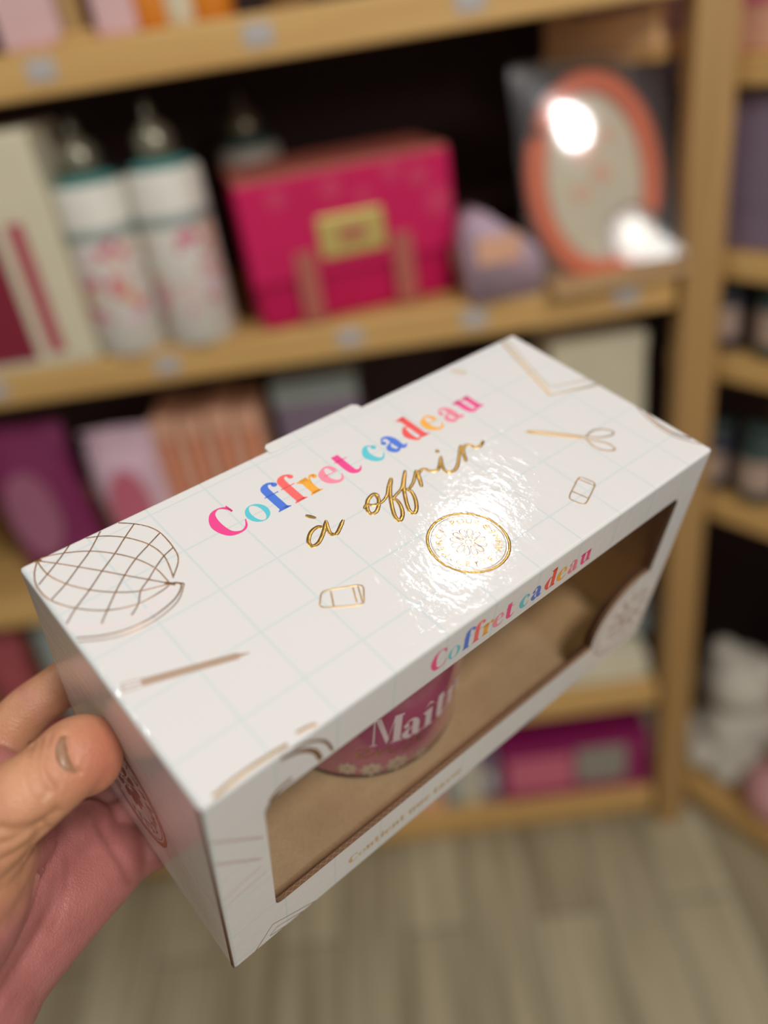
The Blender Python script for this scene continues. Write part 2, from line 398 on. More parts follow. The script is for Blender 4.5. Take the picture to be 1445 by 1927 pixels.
# satchel
sx0, sx1 = at(485, 620, 1.08).x, at(850, 545, 1.14).x
sc = empty('satchel', ((sx0 + sx1) / 2, 1.142, ZU), math.radians(13), 'bright magenta satchel with brass clasp plate and two tan straps', 'bag')
hw = .137
obj('bag_body', box(-hw, hw, -.042, .110, 0, .186, .012, 4), M['magenta'], sc, True)
obj('flap', box(-hw - .002, hw + .002, -.050, -.0425, .062, .186, .003, 3), M['magenta_dark'], sc)
obj('top_panel', box(-hw - .001, hw + .001, -.049, .112, .1845, .191, .003, 3), M['tan'], sc)
cl = obj('clasp_plate', box(-.046, .042, -.056, -.0505, .082, .135, .004, 3), M['brass'], sc)
obj('clasp_slot', box(-.020, .016, -.0580, -.0562, .100, .116, .001), M['tan'], cl)
for x in (-.068, .062):
    st = obj('strap', box(x - .014, x + .014, -.0555, -.0505, .004, .096, .002), M['tan'], sc)
bm = bmesh.new()
for x, z, r in ((.095, .160, .014), (.118, .125, .018), (.06, .172, .012), (-.02, .165, .014), (-.09, .165, .013), (.02, .150, .010)):
    prism([(x + r * math.cos(2 * math.pi * k / 20), z + r * math.sin(2 * math.pi * k / 20)) for k in range(20)], -.0508, -.0502, bm)
obj('dot_print', bm, M['rose'], sc)

# lilac floral packet
p = at(930, 520, 1.13)
e = empty('floral_packet', (.158, 1.092, ZU), .12, 'lilac floral packet slumped between the satchel and the orange oval', 'packet')
bm = prism([(-.046, 0), (.050, 0), (.053, .045), (.042, .066), (.016, .084), (-.014, .110), (-.036, .114), (-.048, .09)], -.035, .035)
bmesh.ops.bevel(bm, geom=list(bm.edges), offset=.005, segments=3, affect='EDGES')
obj('packet_body', bm, M['lilac'], e, True)
obj('peach_label', box(-.036, .022, -.0375, -.0352, .05, .085, .001), M['peach'], e)

# orange oval plaque in cellophane
op = empty('oval_plaque', (.300, 1.094, ZU), math.radians(7), 'orange rimmed oval plaque standing in clear cellophane beside the post', 'plaque')
def ellp(rx, rz, cx, cz, n=48): return [(cx + rx * math.cos(2 * math.pi * k / n), cz + rz * math.sin(2 * math.pi * k / n)) for k in range(n)]
def lean(bm, a=math.radians(16)):
    bmesh.ops.rotate(bm, cent=(0, 0, 0), matrix=Matrix.Rotation(-a, 3, 'X'), verts=bm.verts); return bm
rim = [(.078 * math.cos(t), 0, .125 + .115 * math.sin(t)) for t in [2 * math.pi * k / 60 for k in range(60)]]
obj('orange_rim', lean(tube(rim, .0145, 10, closed=True)), M['orange'], op, True)
obj('cream_panel', lean(prism(ellp(.068, .105, 0, .125), -.002, .004)), M['ovalin'], op)
bm = bmesh.new()
for x, z, r in ((-.01, .16, .02), (.01, .13, .015), (-.02, .11, .013), (.02, .175, .012)):
    prism([(x + r * math.cos(2 * math.pi * k / 16), z + r * .7 * math.sin(2 * math.pi * k / 16)) for k in range(16)], -.0028, -.0021, bm)
obj('peach_print', lean(bm), M['peach'], op)
wd = obj('wooden_disc', lean(prism(ellp(.030, .034, .038, .052, 28), -.022, -.012)), M['woodring'], op)
obj('white_centre', lean(prism(ellp(.014, .017, .038, .052, 24), -.0235, -.0222)), M['white'], wd)
obj('kraft_base', box(-.085, .095, -.05, .03, 0, .012, .001), M['kraft'], op)
bm = bmesh.new(); g = []; nx, nz = 22, 26
for i in range(nx + 1):
    g.append([])
    for j in range(nz + 1):
        a_, b_ = i / nx, j / nz
        k = (4 * a_ * (1 - a_)) * (4 * b_ * (1 - b_))
        g[-1].append(bm.verts.new((-.106 + .200 * a_ + .001 * math.sin(20 * b_), -.041 - .0060 * k, .010 + .256 * b_)))
for i in range(nx):
    for j in range(nz): bm.faces.new((g[i][j], g[i + 1][j], g[i + 1][j + 1], g[i][j + 1]))
lean(bm, math.radians(20.5))
bmesh.ops.rotate(bm, cent=(0, -.02, 0), matrix=Matrix.Rotation(math.radians(-6.8), 3, 'Z'), verts=bm.verts)
obj('cellophane_wrap', bm, M['packfilm'], op, True)

e, w = carton('slim_carton', 'slim grey-lilac carton in shadow behind the orange oval', 'box', 1215, 1262, 1.30, .05, ZU, .22, M['greylilac'])
obj('lid', box(-w - .001, w + .001, -.026, .026, .19, .222, .002), M['greylilac'], e)

# pine crate high in the corner on its own small ledge
cr = empty('wooden_crate', (.395, 1.30, 1.350), math.radians(101), 'pine crate holding a pink box, high beside the post', 'crate')
def lr(*a): return box(*a)
L0, D0 = .155, .13
cr.location = (.316, 1.190, 1.366)
cr.rotation_euler = (0, 0, math.radians(-57))
# local x: towards the post and the viewer, local y: into the corner
q = .092
obj('slat', box(-q, q, 0, .008, .0, .042, .002), M['pine_lit'], cr)
obj('slat', box(-q, q, 0, .008, .088, .108, .002), M['pine_lit'], cr)
obj('corner_board', box(-q, -q + .040, .0082, .016, .001, .108, .002), M['pine_lit'], cr)
obj('corner_board', box(q - .016, q, .0082, .016, .001, .108, .002), M['pine_lit'], cr)
obj('base_board', box(-q, q, .0165, .085, .0, .010, .001), M['pine_lit'], cr)
pb = obj('pink_carton', box(-q + .045, q - .02, .02, .08, .0105, .098, .003), M['pinkbox']); pb.location = cr.location; pb.rotation_euler = cr.rotation_euler
tag(pb, 'pale pink box lying inside the pine crate', 'box')
lg = tag(obj('corner_ledge', box(-q - .01, q, .002, .09, -.014, -.0005, .002), M['pine']), 'thin pine ledge under the crate beside the post', 'shelf')
lg.location = cr.location; lg.rotation_euler = cr.rotation_euler

# middle shelf (under the satchel)
def pouch(name, lab, cat, u0, u1, v, Y, z0, h, m, d=.08, rz=0.0, print_m=None, n=9):
    x0, x1 = at(u0, v, Y).x, at(u1, v, Y).x; w = (x1 - x0) / 2
    e = empty(name, ((x0 + x1) / 2, Y + d / 2, z0), rz, lab, cat)
    bm = bmesh.new(); nx, nz = n, n
    for side in (-1, 1):
        g = []
        for i in range(nx + 1):
            row = []
            for j in range(nz + 1):
                a, b = i / nx, j / nz
                k = (max(0, math.sin(math.pi * a)) ** .5) * (max(0, 1 - (b ** 3)) ** .6) * (.75 + .25 * min(1, b * 6))
                row.append(bm.verts.new((-w + 2 * w * a + .004 * math.sin(7 * b), side * d / 2 * k, h * b + .004 * math.sin(9 * a + side) * b)))
            g.append(row)
        for i in range(nx):
            for j in range(nz): bm.faces.new((g[i][j], g[i + 1][j], g[i + 1][j + 1], g[i][j + 1]))
    bmesh.ops.remove_doubles(bm, verts=bm.verts, dist=.0008)
    obj('bag_body', bm, m, e, True)
    obj('zip_edge', tube([(-w, 0, h), (0, 0, h + .003), (w, 0, h)], .003, 6), m, e)
    if print_m:
        lm = prism(ellp(w * .55, h * .28, 0, h * .5, 20), -d / 2 - .004, -d / 2 * .8)
        obj('printed_patch', lm, print_m, e)
    return e
pouch('zip_pouch', 'dark magenta zipped bag at far left below the white carton', 'bag', -40, 138, 930, 1.10, ZM, .262, M['magbag'], .09, print_m=M['mauve'])
pouch('zip_pouch', 'pale pink pouch right of the dark magenta bag', 'bag', 158, 300, 900, 1.10, ZM, .235, M['pinkwhite'], .08, print_m=M['pink'])
for i in range(4):
    u = 318 + 50 * i
    e, w = carton('striped_carton', ['narrow peach carton touching the pale pink pouch', 'narrow peach carton, second from the pale pink pouch', 'narrow peach carton, third from the pale pink pouch', 'narrow peach carton farthest from the pale pink pouch'][i], 'box', u, u + 46, 1.13, .1, ZM, .245 - .006 * (i % 2), M['peach'], group='peach cartons on the middle shelf')
    plate(e, 'orange_stripe', M['peachstripe'], -w * .35, w * .45, -.05, .03, .21)
e, w = carton('storage_carton', 'dull grey carton behind the back edge of the gift box', 'box', 540, 690, 1.16, .12, ZM, .26, M['greylilac'])
obj('lid', box(-w - .001, w + .001, -.061, .061, .225, .262, .002), M['grey'], e)
e, w = carton('storage_carton', 'cream carton at the right end below the orange oval', 'box', 1040, 1215, 1.13, .14, ZM, .272, M['cream'], bev=.008)
obj('lid', box(-w - .001, w + .001, -.071, .071, .24, .274, .006), M['cream'], e)

# low shelf
pouch('fabric_bag', 'dusty red bag at far left under the middle shelf', 'bag', -60, 30, 1240, 1.09, ZL, .265, M['red'], .08)
pouch('fabric_bag', 'off-white cloth bag right of the dusty red bag', 'bag', 34, 150, 1200, 1.09, ZL, .285, M['grey'], .08)
e = empty('folded_cloth', (.285, 1.165, ZL), 0, 'folded cream cloth on the low shelf behind the end of the gift box', 'cloth')
for i in range(3):
    obj('fold', box(-.095 + .003 * i, .095 - .002 * i, -.08, .08, .0205 * i, .0205 * i + .020, .009, 3), M['cream'], e, True)
pouch('cloth_bundle', 'small pale grey bundle lying on the folded cream cloth', 'cloth', 1165, 1235, 1210, 1.13, ZL + .0625, .07, M['grey'], .05)

# lowest shelf
e, w = carton('gift_carton', 'wide magenta carton with pink picture on the lowest shelf', 'box', 945, 1222, 1.085, .12, ZB, .135, M['magbag'], bev=.003)
e.children[0].data.materials[0] = mat('magenta_carton', (140, 22, 88), .5)
plate(e, 'pink_picture', M['pink'], -w + .012, -.005, -.06, .022, .112)
plate(e, 'floral_picture', M['floral'], .002, w - .045, -.06, .028, .120)
for i, (u0, u1, m, lab, hh) in enumerate(((905, 940, 'greylilac', 'grey-lilac slim box against the wide magenta carton', .120), (872, 903, 'cream', 'pale slim box, second from the wide magenta carton', .125), (838, 870, 'grey', 'grey-green slim box, third from the wide magenta carton', .118), (760, 834, 'peach', 'peach box at the left end of the slim boxes on the lowest shelf', .100), (690, 756, 'red', 'dusty red box half hidden by the gift box on the lowest shelf', .09))):
    e, w = carton('slim_carton', lab, 'box', u0, u1, 1.09, .1, ZB, hh, M[m], group='slim boxes on the lowest shelf', bev=.002)
    plate(e, 'label_strip', M['white'], -w * .5, w * .5, -.05, hh * .35, hh * .7)

# goods of the angled unit
def jar(lab, s, d, z, r, h, m, lm=None):
    e = empty('jar', R(s, d, z), math.atan2(UY, UX), lab, 'jar', 'jars on the angled unit')
    obj('jar_body', lathe([(0, 0), (r * .92, 0), (r, .004), (r, h * .78), (r * .8, h * .86), (0, h * .86)], 32), M[m], e, True)
    obj('lid', lathe([(0, h * .861), (r * .86, h * .861), (r * .86, h * .98), (r * .78, h), (0, h)], 32), M['dark'], e, True)
    if lm: 
        pts = [((r + .0008) * math.cos(a), (r + .0008) * math.sin(a)) for a in [math.radians(-150 + 10 * i) for i in range(13)]]
        bm = bmesh.new(); A = [bm.verts.new((x, y, h * .2)) for x, y in pts]; B = [bm.verts.new((x, y, h * .62)) for x, y in pts]
        for i in range(12): bm.faces.new((A[i], A[i + 1], B[i + 1], B[i]))
        obj('label', bm, M[lm], e)
    return e
jar('navy jar with round beige label, upper one right of the post', -.030, .050, .972, .034, .105, 'navy', 'jarlabel')
jar('navy jar with round beige label, lower one right of the post', -.034, .050, .740, .036, .110, 'navy', 'jarlabel')
jar('dark green jar at the right edge, beside the lower navy jar', .045, .05, .740, .034, .12, 'dark', 'jarlabel')
jar('dark green jar at the right edge, beside the upper navy jar', .050, .05, .972, .033, .11, 'dark', 'jarlabel')
def rbox(name, lab, cat, s0, s1, d0, d1, z, h, m, part, pm):
    e = empty(name, R((s0 + s1) / 2, (d0 + d1) / 2, z), math.atan2(UY, UX), lab, cat); w = (s1 - s0) / 2; q = (d1 - d0) / 2
    obj('body', box(-w, w, -q, q, 0, h, .004), M[m], e); obj(part, box(-w * .6, w * .6, -q - .0012, -q, h * .3, h * .8, .0004), M[pm], e); return e
rbox('gift_carton', 'peach carton with pink mark at the top right corner of the frame', 'box', -.075, .06, .02, .10, 1.348, .16, 'peach', 'pink_mark', 'pink')
rbox('gift_carton', 'grey-lilac carton right of the post, above the dark tins', 'box', -.070, .06, .02, .10, 1.117, .19, 'greylilac', 'label', 'greylilac')
rbox('tin_box', 'dark green tin on the small upper shelf right of the post', 'tin', .02, .16, .03, .12, 1.0 - .028, .001, 'dark', 'label', 'dark') if False else None
# soft toys and bundle on the lowest angled shelf
def blob(name, lab, cat, spheres, m, vox=.006, extra=None):
    bm = bmesh.new()
    for (s, d, z, r) in spheres:
        bmesh.ops.create_icosphere(bm, subdivisions=3, radius=r, matrix=Matrix.Translation(R(s, d, z)))
    me = bpy.data.meshes.new(name); bm.to_mesh(me); bm.free(); me.materials.append(m)
    o = bpy.data.objects.new(name, me); COL.objects.link(o)
    md = o.modifiers.new('r', 'REMESH'); md.mode = 'VOXEL'; md.voxel_size = vox; md.use_smooth_shade = True
    sm = o.modifiers.new('s', 'SMOOTH'); sm.iterations = 4
    dg = bpy.context.evaluated_depsgraph_get(); me2 = bpy.data.meshes.new_from_object(o.evaluated_get(dg)); o.modifiers.clear(); o.data = me2; me2.name = name
    for p in me2.polygons: p.use_smooth = True
    return tag(o, lab, cat)
toy = blob('soft_toy', 'white plush soft toy slumped on the lowest angled shelf right of the post', 'soft toy',
     [(x_ - .075, d_, z_, r_) for x_, d_, z_, r_ in [(.09, .13, .175, .080), (.09, .12, .29, .066), (.052, .12, .34, .026), (.13, .12, .34, .026), (.03, .08, .15, .034), (.15, .07, .15, .034), (.06, .05, .128, .033), (.12, .05, .128, .033)]], M['plush'])
blob('gift_bundle', 'pink and white wrapped bundle at the right edge in front of the plush toy', 'bundle',
     [(.150, .045, .158, .063), (.17, .06, .22, .045), (.215, .05, .155, .060), (.155, .05, .262, .020)], mat('pink_speckled_wrap', (206, 150, 150), .7, var=.4, scale=60))

# ------------------------------------------------------------------ the gift box
BM = Matrix(((.7848840, -.5944805, .1747856, -.0645412), (.6196178, .7555064, -.2127998, .1428925), (-.0055463, .2753235, .9613361, 1.2832769), (0, 0, 0, 1)))
gb = empty('gift_box'); gb.matrix_world = BM
tag(gb, 'white gift box with a clear window and rainbow lettering, held up in the hand', 'box')
mm = .001
BL, BW, BH, TK = 240 * mm, 109 * mm, 117 * mm, 1.9 * mm
def arcpts(cx, cz, r, a0, a1, n): return [(cx + r * math.cos(math.radians(a0 + (a1 - a0) * i / n)), cz + r * math.sin(math.radians(a0 + (a1 - a0) * i / n))) for i in range(n + 1)]
win = [(21.5, -92.3)] + arcpts(24.5, -25.5, 6, 180, 90, 6) + arcpts(221.5, -22, 4, 90, 0, 5)
win = [(x, z) for x, z in win]
win[0:1] = arcpts(22.2, -89.3, 3, 270, 180, 5)
cc, crd = (219.5, -88.0), 26.0
a_top = math.degrees(math.asin(min(1, 0.0)))
# circle meets the right border x = 225.5 above, and the bottom border z = -93.5 at left
aT = 180 - math.degrees(math.acos(-(225.5 - cc[0]) / crd)); aB = 180 + math.degrees(math.asin(5.5 / crd))
win += arcpts(cc[0], cc[1], crd, aT, aB, 18)
hull = bpy.data.objects.new('carton', bpy.data.meshes.new('carton'))
bm = box(0, BL, 0, BW, -BH, 0, 1.3 * mm, 3); bm.to_mesh(hull.data); bm.free(); COL.objects.link(hull)
for m_ in (M['print'], M['kraft'], M['kraftedge']): hull.data.materials.append(m_)
def cutter(bm, mi):
    for f in bm.faces: f.material_index = mi
    bmesh.ops.recalc_face_normals(bm, faces=bm.faces)
    me = bpy.data.meshes.new('c'); bm.to_mesh(me); bm.free()
    for m_ in (M['print'], M['kraft'], M['kraftedge']): me.materials.append(m_)
    o = bpy.data.objects.new('c', me); COL.objects.link(o); return o
c1 = cutter(box(TK, BL - TK, TK, BW - TK, -BH + TK, -TK), 1)
c2 = cutter(prism([(x * mm, z * mm) for x, z in win], -3 * mm, TK + .6 * mm), 2)
for c in (c1, c2):
    md = hull.modifiers.new('b', 'BOOLEAN'); md.object = c; md.operation = 'DIFFERENCE'; md.solver = 'EXACT'
dg = bpy.context.evaluated_depsgraph_get(); me = bpy.data.meshes.new_from_object(hull.evaluated_get(dg)); hull.modifiers.clear(); hull.data = me
me.name = 'carton'
for c in (c1, c2): bpy.data.objects.remove(c)
hull.parent = gb

# window film just behind the front panel
bm = bmesh.new(); vs = [bm.verts.new((x * mm, TK + .4 * mm, z * mm)) for x, z in ((12, -100), (232, -100), (232, -12), (12, -12))]; bm.faces.new(vs)
obj('window_film', bm, M['film'], gb)
# corrugated core showing in the lower cut edge of the window
bm = bmesh.new(); prev = None
n = 700; x0, x1 = 23.0, 196.0
for i in range(n + 1):
    x = x0 + (x1 - x0) * i / n; zz = -92.3 + (-93.5 + 92.3) * (x - 22) / 172 + .12
    y = .95 + .55 * math.sin(2 * math.pi * x / 3.0)
    cur = [bm.verts.new((x * mm, (y + q) * mm, (zz + w_) * mm)) for q, w_ in ((-.12, -.3), (-.12, .06), (.12, .06), (.12, -.3))]
    if prev:
        for k in range(3): bm.faces.new((prev[k], prev[k + 1], cur[k + 1], cur[k]))
    prev = cur
obj('corrugated_core', bm, mat('flute_paper', (150, 116, 82), .8), gb)
# raw board edge where the front panel meets the left end
bm = box(-.12 * mm, 0.35 * mm, .35 * mm, 2.1 * mm, -BH + .6 * mm, -.9 * mm, .1 * mm, 1)
obj('raw_board_edge', bm, M['kraftedge'], gb)
# tuck tab sticking out behind the top
pts = [(98, 106), (98.3, 110.2), (99.8, 111.6), (143, 111.6), (144.8, 110.0), (145.2, 106)]
bm = bmesh.new(); a = [bm.verts.new((x * mm, y * mm, .35 * mm)) for x, y in pts]; b = [bm.verts.new((x * mm, y * mm, -.9 * mm)) for x, y in pts]
bm.faces.new(a); bm.faces.new(b[::-1])
for i in range(len(pts)): j = (i + 1) % len(pts); bm.faces.new((a[i], b[i], b[j], a[j]))
obj('tuck_tab', bm, M['print'], gb)

# ---------- flat lettering: brush strokes of varying width (unit = x-height)
def crom(P, n=10):
    P = [tuple(p) for p in P]; Q = [P[0]] + P + [P[-1]]; out = []
    for i in range(1, len(Q) - 2):
        for k in range(n):
            t = k / n; out.append(tuple(.5 * ((2 * b) + (c - a) * t + (2 * a - 5 * b + 4 * c - d) * t * t + (3 * b - a - 3 * c + d) * t ** 3) for a, b, c, d in zip(Q[i - 1], Q[i], Q[i + 1], Q[i + 2])))
    out.append(P[-1]); return out
def strip(pts, ws, mapf, bm, mi, h=0.0, closed=False):
    n = len(pts); prev = None; first = None
    for i, (x, y) in enumerate(pts):
        a = pts[i - 1] if (i > 0 or closed) else pts[0]; c = pts[(i + 1) % n] if (i < n - 1 or closed) else pts[-1]
        if i == 0 and closed: a = pts[-2] if pts[0] == pts[-1] else pts[-1]
        tx, ty = c[0] - a[0], c[1] - a[1]; l = math.hypot(tx, ty) or 1; nx, ny = -ty / l, tx / l; w = ws[i] / 2
        if h > 0: sec = [(-1, 0), (-.75, h), (0, h * 1.15), (.75, h), (1, 0)]
        else: sec = [(-1, 0), (1, 0)]
        cur = [bm.verts.new(mapf(x + nx * w * s, y + ny * w * s, q)) for s, q in sec]
        if prev:
            for k in range(len(sec) - 1):
                f = bm.faces.new((prev[k], prev[k + 1], cur[k + 1], cur[k])); f.material_index = mi
        else: first = cur
        prev = cur
    if closed and pts[0] != pts[-1]:
        for k in range(len(first) - 1):
            f = bm.faces.new((prev[k], prev[k + 1], first[k + 1], first[k])); f.material_index = mi
def br(P, Wd, n=10): 
    c = crom([(p[0], p[1], w) for p, w in zip(P, Wd)], n); return ('s', [(a, b) for a, b, _ in c], [max(.01, w) for _, _, w in c])
def ring(cx, cy, rx, ry, ix, iy, tilt=0.0):
    return ('r', cx, cy, rx, ry, ix, iy, tilt)
def disc(cx, cy, r): return ('d', cx, cy, r)
def poly(*p): return ('p', p)
def foot(x, w=.36, y=0, d=1, e=.12): return poly((x - w / 2 - e, y), (x + w / 2 + e, y), (x + w / 2 + e, y + .035 * d), (x + w / 2, y + .12 * d), (x - w / 2, y + .12 * d), (x - w / 2 - e, y + .035 * d))
def flag(x, w=.34, y=1.0): return poly((x - w / 2, y - .22), (x + w / 2, y - .2), (x + w / 2, y + .02), (x - w / 2 - .16, y - .04), (x - w / 2 - .16, y - .08))
G = {
 'C': (1.33, [br([(1.14, 1.16), (1.08, 1.42), (.78, 1.60), (.42, 1.42), (.24, .85), (.40, .24), (.78, .03), (1.10, .14), (1.30, .48)], [.05, .14, .07, .24, .42, .30, .11, .10, .04]), poly((1.10, 1.14), (1.20, 1.18), (1.14, 1.60), (1.06, 1.50))]),
 'o': (.98, [ring(.47, .49, .47, .52, .24, .48)]),
 'f': (.80, [br([(.28, 0), (.28, 1.1), (.33, 1.45), (.56, 1.62), (.78, 1.52)], [.37, .37, .34, .14, .14]), disc(.77, 1.43, .125), foot(.28), poly((.0, .97), (.66, .97), (.66, 1.02), (.0, 1.02))]),
 'r': (.80, [br([(.27, 0), (.27, .98)], [.36, .36], 2), br([(.42, .55), (.52, .85), (.68, .98), (.80, .90)], [.05, .08, .12, .14]), disc(.77, .86, .12), foot(.27), flag(.27, .36)]),
 'e': (.95, [br([(.90, .30), (.72, .04), (.45, .02), (.19, .30), (.20, .70), (.46, .98), (.70, .94), (.80, .62)], [.04, .12, .18, .34, .34, .10, .16, .24]), poly((.2, .54), (.90, .54), (.90, .59), (.2, .59))]),
 't': (.80, [br([(.28, 1.34), (.28, .35), (.36, .08), (.58, .02), (.80, .20)], [.36, .36, .28, .13, .04]), poly((.0, .95), (.66, .95), (.66, 1.0), (.0, 1.0))]),
 'c': (.90, [br([(.80, .80), (.62, .98), (.40, .94), (.18, .52), (.34, .10), (.62, .02), (.88, .28)], [.10, .09, .20, .37, .28, .11, .04]), disc(.74, .78, .125)]),
 'a': (1.02, [br([(.14, .74), (.32, .97), (.56, .93), (.66, .66), (.66, .25), (.76, .04), (1.0, .12)], [.05, .10, .20, .34, .34, .22, .04]), disc(.20, .72, .125), br([(.60, .58), (.34, .50), (.17, .27), (.30, .03), (.52, .06), (.64, .22)], [.05, .12, .30, .24, .12, .06])]),
 'd': (1.08, [br([(.62, .86), (.42, .98), (.19, .52), (.34, .05), (.62, .12)], [.05, .12, .37, .16, .06]), br([(.76, 1.6), (.76, 0)], [.35, .35], 2), flag(.76, .35, 1.62), poly((.76, 0), (1.06, 0), (1.06, .05), (.93, .14), (.76, .14))]),
 'u': (1.10, [br([(.27, 1.0), (.27, .3), (.40, .04), (.60, .04), (.76, .24)], [.34, .34, .26, .10, .05]), br([(.82, 1.0), (.82, 0)], [.34, .34], 2), flag(.27, .34), flag(.82, .34), poly((.82, 0), (1.10, 0), (1.10, .05), (.98, .14), (.82, .14))]),
 'n': (1.12, [br([(.27, 0), (.27, 1.0)], [.34, .34], 2), br([(.42, .72), (.62, .95), (.80, .86), (.84, .6), (.84, 0)], [.05, .12, .30, .34, .34]), flag(.27, .34), foot(.27, .34), foot(.84, .34)]),
 'i': (.58, [br([(.27, 0), (.27, 1.0)], [.34, .34], 2), flag(.27, .34), foot(.27, .34), disc(.27, 1.36, .17)]),
 'î': (.58, [br([(.27, 0), (.27, 1.0)], [.34, .34], 2), flag(.27, .34), foot(.27, .34), poly((.0, 1.18), (.27, 1.44), (.54, 1.18), (.27, 1.32))]),
 's': (.78, [br([(.66, .72), (.58, .93), (.34, .98), (.15, .76), (.36, .54), (.60, .34), (.55, .06), (.28, .02), (.10, .22)], [.08, .07, .11, .26, .30, .28, .13, .08, .10])]),
 'M': (1.75, [poly((.06, 0), (.42, 0), (.42, .05), (.28, .08), (.28, 1.5), (.20, 1.5), (.20, .08), (.06, .05)), poly((.10, 1.56), (.55, 1.56), (1.00, .30), (.88, .02), (.28, 1.5), (.10, 1.50)), poly((1.22, 1.5), (1.30, 1.56), (.93, .18), (.88, .02)), poly((1.22, .08), (1.22, 1.56), (1.72, 1.56), (1.72, 1.50), (1.60, 1.46), (1.60, .08), (1.74, .05), (1.74, 0), (1.10, 0), (1.10, .05))]),
 ' ': (.42, []),
}
def put(glyph, ox, oy, sx, sy, mapf, bm, mi):
    T = lambda x, y: (ox + x * sx, oy + y * sy)
    for it in glyph[1]:
        if it[0] == 's':
            pts = [T(*p) for p in it[1]]; strip(pts, [w * sx for w in it[2]], mapf, bm, mi)
        elif it[0] == 'r':
            _, cx, cy, rx, ry, ix, iy, tl = it; n = 36; A = []; B = []
            for k in range(n):
                t = 2 * math.pi * k / n
                A.append(bm.verts.new(mapf(*T(cx + rx * math.cos(t), cy + ry * math.sin(t)), 0))); B.append(bm.verts.new(mapf(*T(cx + ix * math.cos(t), cy + iy * math.sin(t)), 0)))
            for k in range(n): f = bm.faces.new((A[k], A[(k + 1) % n], B[(k + 1) % n], B[k])); f.material_index = mi
        elif it[0] == 'd':
            f = bm.faces.new([bm.verts.new(mapf(*T(it[1] + it[3] * math.cos(t), it[2] + it[3] * math.sin(t)), .0)) for t in [2 * math.pi * k / 18 for k in range(18)]]); f.material_index = mi
        else:
            f = bm.faces.new([bm.verts.new(mapf(*T(*p), .0)) for p in it[1]]); f.material_index = mi
def word(text, xs, oy, s, mapf, bm, mis, sy=None):
    for i, ch_ in enumerate(text):
        put(G[ch_], xs[i], oy, s, sy or s, mapf, bm, mis[i])
topf = lambda off: (lambda x, y, h=0: (x * mm, y * mm, (off + h) * mm))
frof = lambda off: (lambda x, z, h=0: (x * mm, -(off + h) * mm, z * mm))
lefof = lambda off: (lambda y, z, h=0: (-(off + h) * mm, y * mm, z * mm))
inks = ['pink', 'turq', 'blue', 'coral', 'amber', 'rose', 'red', 'lrose']
IM = [INK[k] for k in inks]
txt = 'Coffretcadeau'
xs = [58.2, 71.0, 81.6, 89.0, 96.2, 104.2, 113.8, 125.2, 135.0, 146.2, 156.8, 166.8, 177.4]
ci = [0, 1, 2, 3, 4, 5, 0, 1, 2, 6, 4, 7, 0]
bm = bmesh.new()
word(txt, xs, 77.8, 9.2, topf(.05), bm, ci)
obj('title_lettering', bm, IM, gb)
bm = bmesh.new()
k = .635
word(txt, [83.0 + (x - 58.2) * k for x in xs], -14.9, 9.2 * k, frof(.05), bm, ci)
obj('title_lettering', bm, IM, gb)
# "Contient une tasse" in gold ink along the lower front edge
bm = bmesh.new(); x = 51.8; sz = 3.25
for ch_ in 'Contient une tasse':
    put(G[ch_], x, -108.4, sz * 1.12, sz, frof(.05), bm, 0); x += G[ch_][0] * sz * 1.17
obj('caption_lettering', bm, M['goldink'], gb)

# gold script "a offrir" with accent, raised foil
SC = [([(87.8, 70.7), (89.8, 67.3)], 1.3),
 ([(88.8, 62.2), (87.4, 63.4), (84.0, 62.7), (80.6, 59.6), (80.4, 57.0), (83.2, 57.2), (87.4, 60.0), (91.6, 63.9)], 1.25),
 ([(91.8, 64.2), (89.9, 60.7), (89.0, 58.0), (90.2, 56.6), (92.4, 57.6), (96.8, 60.6)], 1.25),
 ([(114.9, 62.0), (114.3, 64.2), (110.3, 63.0), (106.9, 59.1), (106.9, 56.6), (109.6, 56.9), (113.4, 60.4), (114.6, 63.6)], 1.25),
 ([(106.3, 60.3), (108.4, 61.4), (110.3, 59.8), (113.5, 59.1), (117.4, 60.6), (121.2, 64.0), (125.2, 67.1)], 1.0),
 ([(125.4, 67.0), (120.3, 62.0), (115.7, 56.0), (112.5, 50.6), (112.3, 47.8), (115.2, 49.5), (117.7, 53.2), (118.6, 56.6), (117.8, 58.5), (116.6, 57.6)], 1.25),
 ([(117.8, 58.0), (120.4, 58.8), (124.4, 60.2), (128.4, 63.6), (132.4, 67.0)], 1.0),
 ([(132.4, 67.0), (125.9, 60.6), (121.3, 54.4), (118.7, 49.8), (118.9, 47.4), (121.7, 49.1), (124.8, 53.4), (126.1, 57.2), (124.9, 58.9), (123.6, 57.8)], 1.25),
 ([(124.9, 58.3), (127.6, 58.7), (131.0, 60.6), (135.8, 64.6)], 1.0),
 ([(135.8, 64.6), (133.7, 60.5), (130.9, 56.2)], 1.3), ([(132.4, 58.8), (134.2, 61.6), (136.9, 63.3), (138.9, 62.9), (139.9, 60.8), (142.3, 59.6), (145.4, 61.4), (149.1, 64.6)], 1.1),
 ([(149.1, 64.6), (145.4, 60.0), (144.4, 56.6), (146.8, 55.3), (150.2, 56.6), (154.8, 60.2), (160.0, 64.6)], 1.15),
 ([(150.8, 68.5), (149.6, 67.0)], 1.2),
 ([(160.2, 64.8), (157.6, 60.6), (154.6, 56.2)], 1.25), ([(156.4, 59.0), (158.6, 61.8), (161.3, 63.4), (163.2, 62.6), (163.9, 60.3), (166.2, 59.6), (169.5, 61.2)], 1.15)]
bm = bmesh.new()
